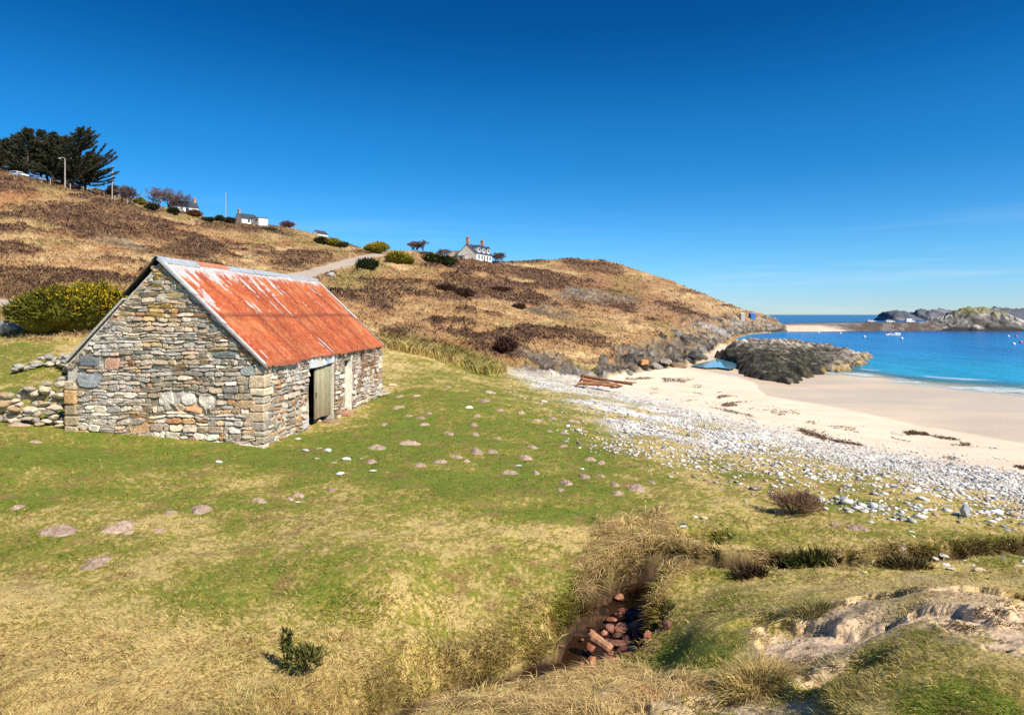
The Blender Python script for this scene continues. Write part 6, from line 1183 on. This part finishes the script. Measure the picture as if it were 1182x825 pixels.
def log(label, a, b_, r, col, seed):
    g = random.Random(seed); mb = MB(); n_ = 8; pts = [a.lerp(b_, k / (n_ - 1)) + Vector((g.uniform(-1, 1), g.uniform(-1, 1), g.uniform(-1, 1))) * r * .12 for k in range(n_)]; mb.tube(pts, [r * g.uniform(.88, 1.1) for _ in range(n_)], 10, col); o = mb.build('log', m_plank, smooth=False); return tag(o, label, 'log')
a, b_ = Vector((*uvd(697, 766, CAM_Z - 3.86), CAM_Z - 3.86)), Vector((*uvd(740, 757, CAM_Z - 3.86), CAM_Z - 3.86)); log('long straight driftwood log lying across the red stream stones', a, b_, .045, (.40, .19, .12), 5)
a, b_ = Vector((*uvd(682, 733, CAM_Z - 3.8), CAM_Z - 3.80)), Vector((*uvd(705, 750, CAM_Z - 3.88), CAM_Z - 3.88)); log('short thick orange-brown log end at the left of the stream bed', a, b_, .062, (.42, .22, .12), 6)
a, b_ = hit(737, 802, 3.5), hit(758, 806, 3.5); a.z += .03; b_.z += .03; log('rusty splintered piece of wood in the near grass at the bottom edge', a, b_, .022, (.40, .13, .04), 8)
# stones in the right bank and at the burrow
for i, (u, py, w, c, lb) in enumerate(((996, 660, 8, 'tan', 'tan stone in the stream bank under the dark shrub'), (947, 632, 7, 'tan', 'pale stone above the dark shrub in the bank'), (1078, 648, 9, 'white', 'white stone nearest the olive clump, in the row of bank stones'), (1087, 645, 12, 'pale grey', 'flat pale stone in the bank, topmost of the row'), (1096, 657, 12, 'pale grey', 'flat pale stone in the bank, lowest of the row'), (1091, 652, 9, 'white', 'small white stone in the middle of the row of bank stones'), (1129, 658, 13, 'tan', 'wide tan slab in the bank right of the row'), (1112, 647, 7, 'white', 'small white stone between the row and the wide tan slab'), (1121, 652, 6, 'pale grey', 'small grey stone just above the wide tan slab'), (1174, 653, 9, 'tan', 'tan stone near the right edge by the water'), (1180, 648, 9, 'pale grey', 'grey stone at the right edge above the tan one'), (1155, 643, 9, 'dark grey', 'dark flat stone left of the right-edge stones'), (787, 609, 9, 'white', 'white stone in the left burrow mouth'), (802, 597, 6, 'white', 'white stone between the two burrow mouths'), (813, 598, 10, 'tan', 'flat tan stone in the right burrow mouth'), (791, 605, 8, 'dark grey', 'dark stone at the back of the left burrow mouth'))):
    q = hit(u, py, 7); s = w * q.y / F / 1.8; tag(put('bank_stone', gs.choice(SH[c]), (q.x, q.y - .03, q.z + s * .2), gs.uniform(-.4, .4), s, gs.uniform(-.3, .3), gs.uniform(-.3, .3)), lb, 'stone', 'stones in the stream bank and burrow mouths')
# --- rusted timber wreck on the shingle
m_wreck = mat_attr('rotting_red_timber', rough=.9, spec=.15, var=.45, scale=5, bump=.8, bdist=.03)
q = hit(668, 447, 30); wr = thing('timber_wreck', 'rotting red-brown boat timbers lying on the shingle', 'wreck', (q.x, q.y, q.z), R(-12))
g = random.Random(3)
for i, (a, b_, r, c) in enumerate((((.1, .3, .62), (3.3, .5, .16), .085, (.20, .075, .04)), ((.0, -.25, .22), (2.2, -.3, .18), .10, (.40, .16, .08)), ((.2, 0, .42), (2.7, .1, .12), .07, (.46, .20, .10)), ((-.15, .1, .0), (.35, .2, .72), .07, (.34, .13, .07)), ((.5, -.35, .1), (.7, .5, .38), .08, (.50, .36, .18)), ((1.2, -.35, .1), (1.5, .5, .3), .07, (.44, .17, .08)), ((1.9, -.2, .1), (2.3, .5, .22), .06, (.24, .09, .05)), ((2.0, -.45, .06), (2.6, -.2, .08), .06, (.16, .08, .05)))):
    mb = MB(); p = [Vector(a).lerp(Vector(b_), k / 5) + Vector((g.uniform(-1, 1), g.uniform(-1, 1), g.uniform(-1, 1))) * .03 for k in range(6)]; mb.tube(p, [r * g.uniform(.75, 1.15) for _ in range(6)], 5, c); mb.build('beam', m_wreck, wr)
mb = MB(); mb.box((.25, -.1, .1), (1.9, .32, .34), (.34, .27, .14)); mb.build('rotten_planking', m_wreck, wr)
wr.scale = (1.2, 1.2, 1.35)
# --- boulders at the foot of the cliff
for u, py, w, c, lb in ((743, 425, 15, (.50, .26, .09), 'orange lichen-covered boulder at the foot of the cliff'), (757, 425, 16, (.30, .26, .23), 'grey boulder right of the orange one at the cliff foot'), (803, 414, 20, (.10, .09, .08), 'dark wedge-shaped rock on the sand beside the tide pool'), (812, 415, 12, (.14, .12, .10), 'low dark rock nearest the tide pool'), (781, 424, 20, (.24, .17, .11), 'brown rock at the cliff foot just left of the tide pool'), (768, 420, 14, (.36, .30, .24), 'tan rock between the grey boulder and the tide pool'), (725, 432, 12, (.22, .2, .18), 'small grey rock left of the orange boulder')):
    q = hit(u, py, 40); s = w * q.y / F / 1.8; me = rock_mesh('boulder', int(u + py * 3), 1, .8, .62, 3, 8, c); tag(put('boulder', me, (q.x, q.y, q.z + s * .15), gs.uniform(-.4, .4), s), lb, 'boulder', 'boulders at the foot of the cliff')
# --- the shingle bank: the largest stones one by one, the rest as one mass
rn = np.random.default_rng(77)
def scatter(n, weight, seed):
    r = np.random.default_rng(seed); w = (area * weight).ravel(); w = w / w.sum(); ii, jj = np.unravel_index(r.choice(len(w), n, p=w), area.shape); u = us[jj] + r.random(n) * (us[jj + 1] - us[jj]); d = ds[ii] * (ds[ii + 1] / ds[ii]) ** r.random(n); return u, d, (u - U0) / F * d, glook(gz, u, d)
fl_ = (GD[:-1, :-1] > 11) & (GU[:-1, :-1] > 540) & (GU[:-1, :-1] < 1420)
shw_ = (mm('shingle') ** 1.2 * (1 - .75 * (sst(-6, 16, GM['py'] - np.interp(GU, [600, 700, 850, 950, 1060, 1182], [434, 452, 494, 520, 546, 572])) * sst(.40, .56, fbm(GM['x'], GM['y'], 1.6, 4, 142)))[:-1, :-1]) + .30 * mm('shingle_edge') * (.3 + sst(.45, .62, fbm(GM['x'], GM['y'], 1.6, 3, 811))[:-1, :-1])) * fl_
colnames = ['white', 'pale grey', 'blue-grey', 'dark grey', 'tan', 'pinkish']; cp = [.42, .31, .10, .05, .08, .04]
u, d, x, z = scatter(260, shw_ * (GD[:-1, :-1] < 30) * (GU[:-1, :-1] < 1182) * (gpy[:-1, :-1] > 470), 812)
for k in range(len(u)):
    s = float(rn.uniform(.05, .105)); c = str(rn.choice(colnames, p=cp)); inn = glook(GM['shingle'], u[k], d[k]) > .5
    place = 'among the cobbles of the shingle bank' if inn else 'on the turf edge of the shingle bank'
    if inn: place += ' near the right edge' if u[k] > 1060 else ' midway along' if u[k] > 900 else ' towards the wreck'
    tag(put('cobble', gs.choice(SH[c]), (x[k], d[k], z[k] + s * .16), float(rn.uniform(0, 6.28)), s, float(rn.uniform(-.3, .3)), float(rn.uniform(-.3, .3))), f'{"big" if s > .16 else "fair-sized"} {c} cobble {place}', 'stone', 'cobbles of the shingle bank')
protos = []
for i in range(10):
    me = rock_mesh('p', 1000 + i, 1, .72, .34, 1, 7, (1, 1, 1)); v = np.array([q.co[:] for q in me.vertices]); f = np.array([q.vertices[:] for q in me.polygons]); protos.append((v, f)); bpy.data.meshes.remove(me)
N = 24000; u, d, x, z = scatter(N, shw_, 813); Vs, Fs, Cs, off = [], [], [], 0
for k in range(N):
    v, f = protos[k % 10]; s = max(rn.gamma(2.2, .0155) + .010, .85 * d[k] / F) * (.75 + .4 * sst(.4, .6, float(vn(x[k] / 3, d[k] / 3, 9)))); a = rn.uniform(0, 6.28); ca, sa = math.cos(a), math.sin(a); vv = v * s * rn.uniform(.8, 1.2, 3); tl = rn.uniform(-.3, .3)
    X, Y, Z = vv[:, 0] * ca - vv[:, 1] * sa, vv[:, 0] * sa + vv[:, 1] * ca, vv[:, 2] + vv[:, 0] * tl; Vs.append(np.stack([X + x[k], Y + d[k], Z + z[k] + s * .16], -1)); Fs.append(f + off); off += len(v)
    c = np.array(COLS[colnames[rn.choice(6, p=cp)]]) * rn.uniform(.7, 1.15); Cs.append(np.broadcast_to(c, v.shape))
kind(np_mesh('shingle', np.concatenate(Vs), np.concatenate(Fs), m_peb, np.concatenate(Cs)), 'stuff')
# --- seaweed: the strandline and scraps on the sand
m_weed = mat_attr('dried_seaweed', rough=.9, spec=.1, var=.4, scale=8, bump=0)
sl = np.interp(GU, [690, 740, 800, 880, 960, 1060, 1182, 1400], [448, 458, 470, 487, 508, 526, 544, 574])
line = np.exp(-((gpy - sl + 3 + (fbm(GM['x'], GM['y'], 6, 3, 821) - .5) * 12) / 1.6) ** 2) * sst(.42, .56, fbm(GU / 60, GU * 0, 1, 2, 822)) * (GU > 690) * (GD > 15)
line2 = np.exp(-((gpy - sl + 16 + (fbm(GM['x'], GM['y'], 5, 3, 823) - .5) * 22) / 2.0) ** 2) * sst(.56, .66, fbm(GU / 26, gpy / 9, 1, 2, 824)) * (GU > 700) * (GD > 15) * .5
patch = sst(.69, .75, fbm(GU / 30, gpy / 4.5, 1.0, 3, 825)) * poly_mask(GU, gpy, [(700, 438), (760, 432), (800, 440), (860, 465), (840, 472), (760, 455)], 4) + poly_mask(GU, gpy + (fbm(GU / 9, gpy / 3, 1, 2, 826) - .5) * 6, [(1043, 498), (1068, 499), (1074, 503), (1050, 502)], 1.5) * 1.5 + poly_mask(GU, gpy, [(1076, 503), (1100, 506), (1106, 508), (1084, 506)], 1.5) * 1.5 + poly_mask(GU, gpy, [(1108, 511), (1118, 512), (1119, 514), (1110, 514)], 1.5)
u, d, x, z = scatter(8000, (line * 1.0 + line2 * .5 + patch * 1.0)[:-1, :-1] * (GD[:-1, :-1] < 90), 827); n_ = len(u)
P = np.stack([x, d, z + .01], -1); dd = unit(rn.normal(size=(n_, 3)) * np.array((1, 1, .22)) + np.array((0, 0, .12))); ln = rn.uniform(.05, .17, n_) * np.interp(d, [15, 60], [.7, 1.3]); col = np.where((rn.random(n_) < .4)[:, None], np.array((.16, .08, .05)), np.array((.09, .06, .04))) * rn.uniform(.6, 1.5, (n_, 1))
kind(blades(P, dd, ln, ln * .35, col, name='seaweed', mat=m_weed), 'stuff')
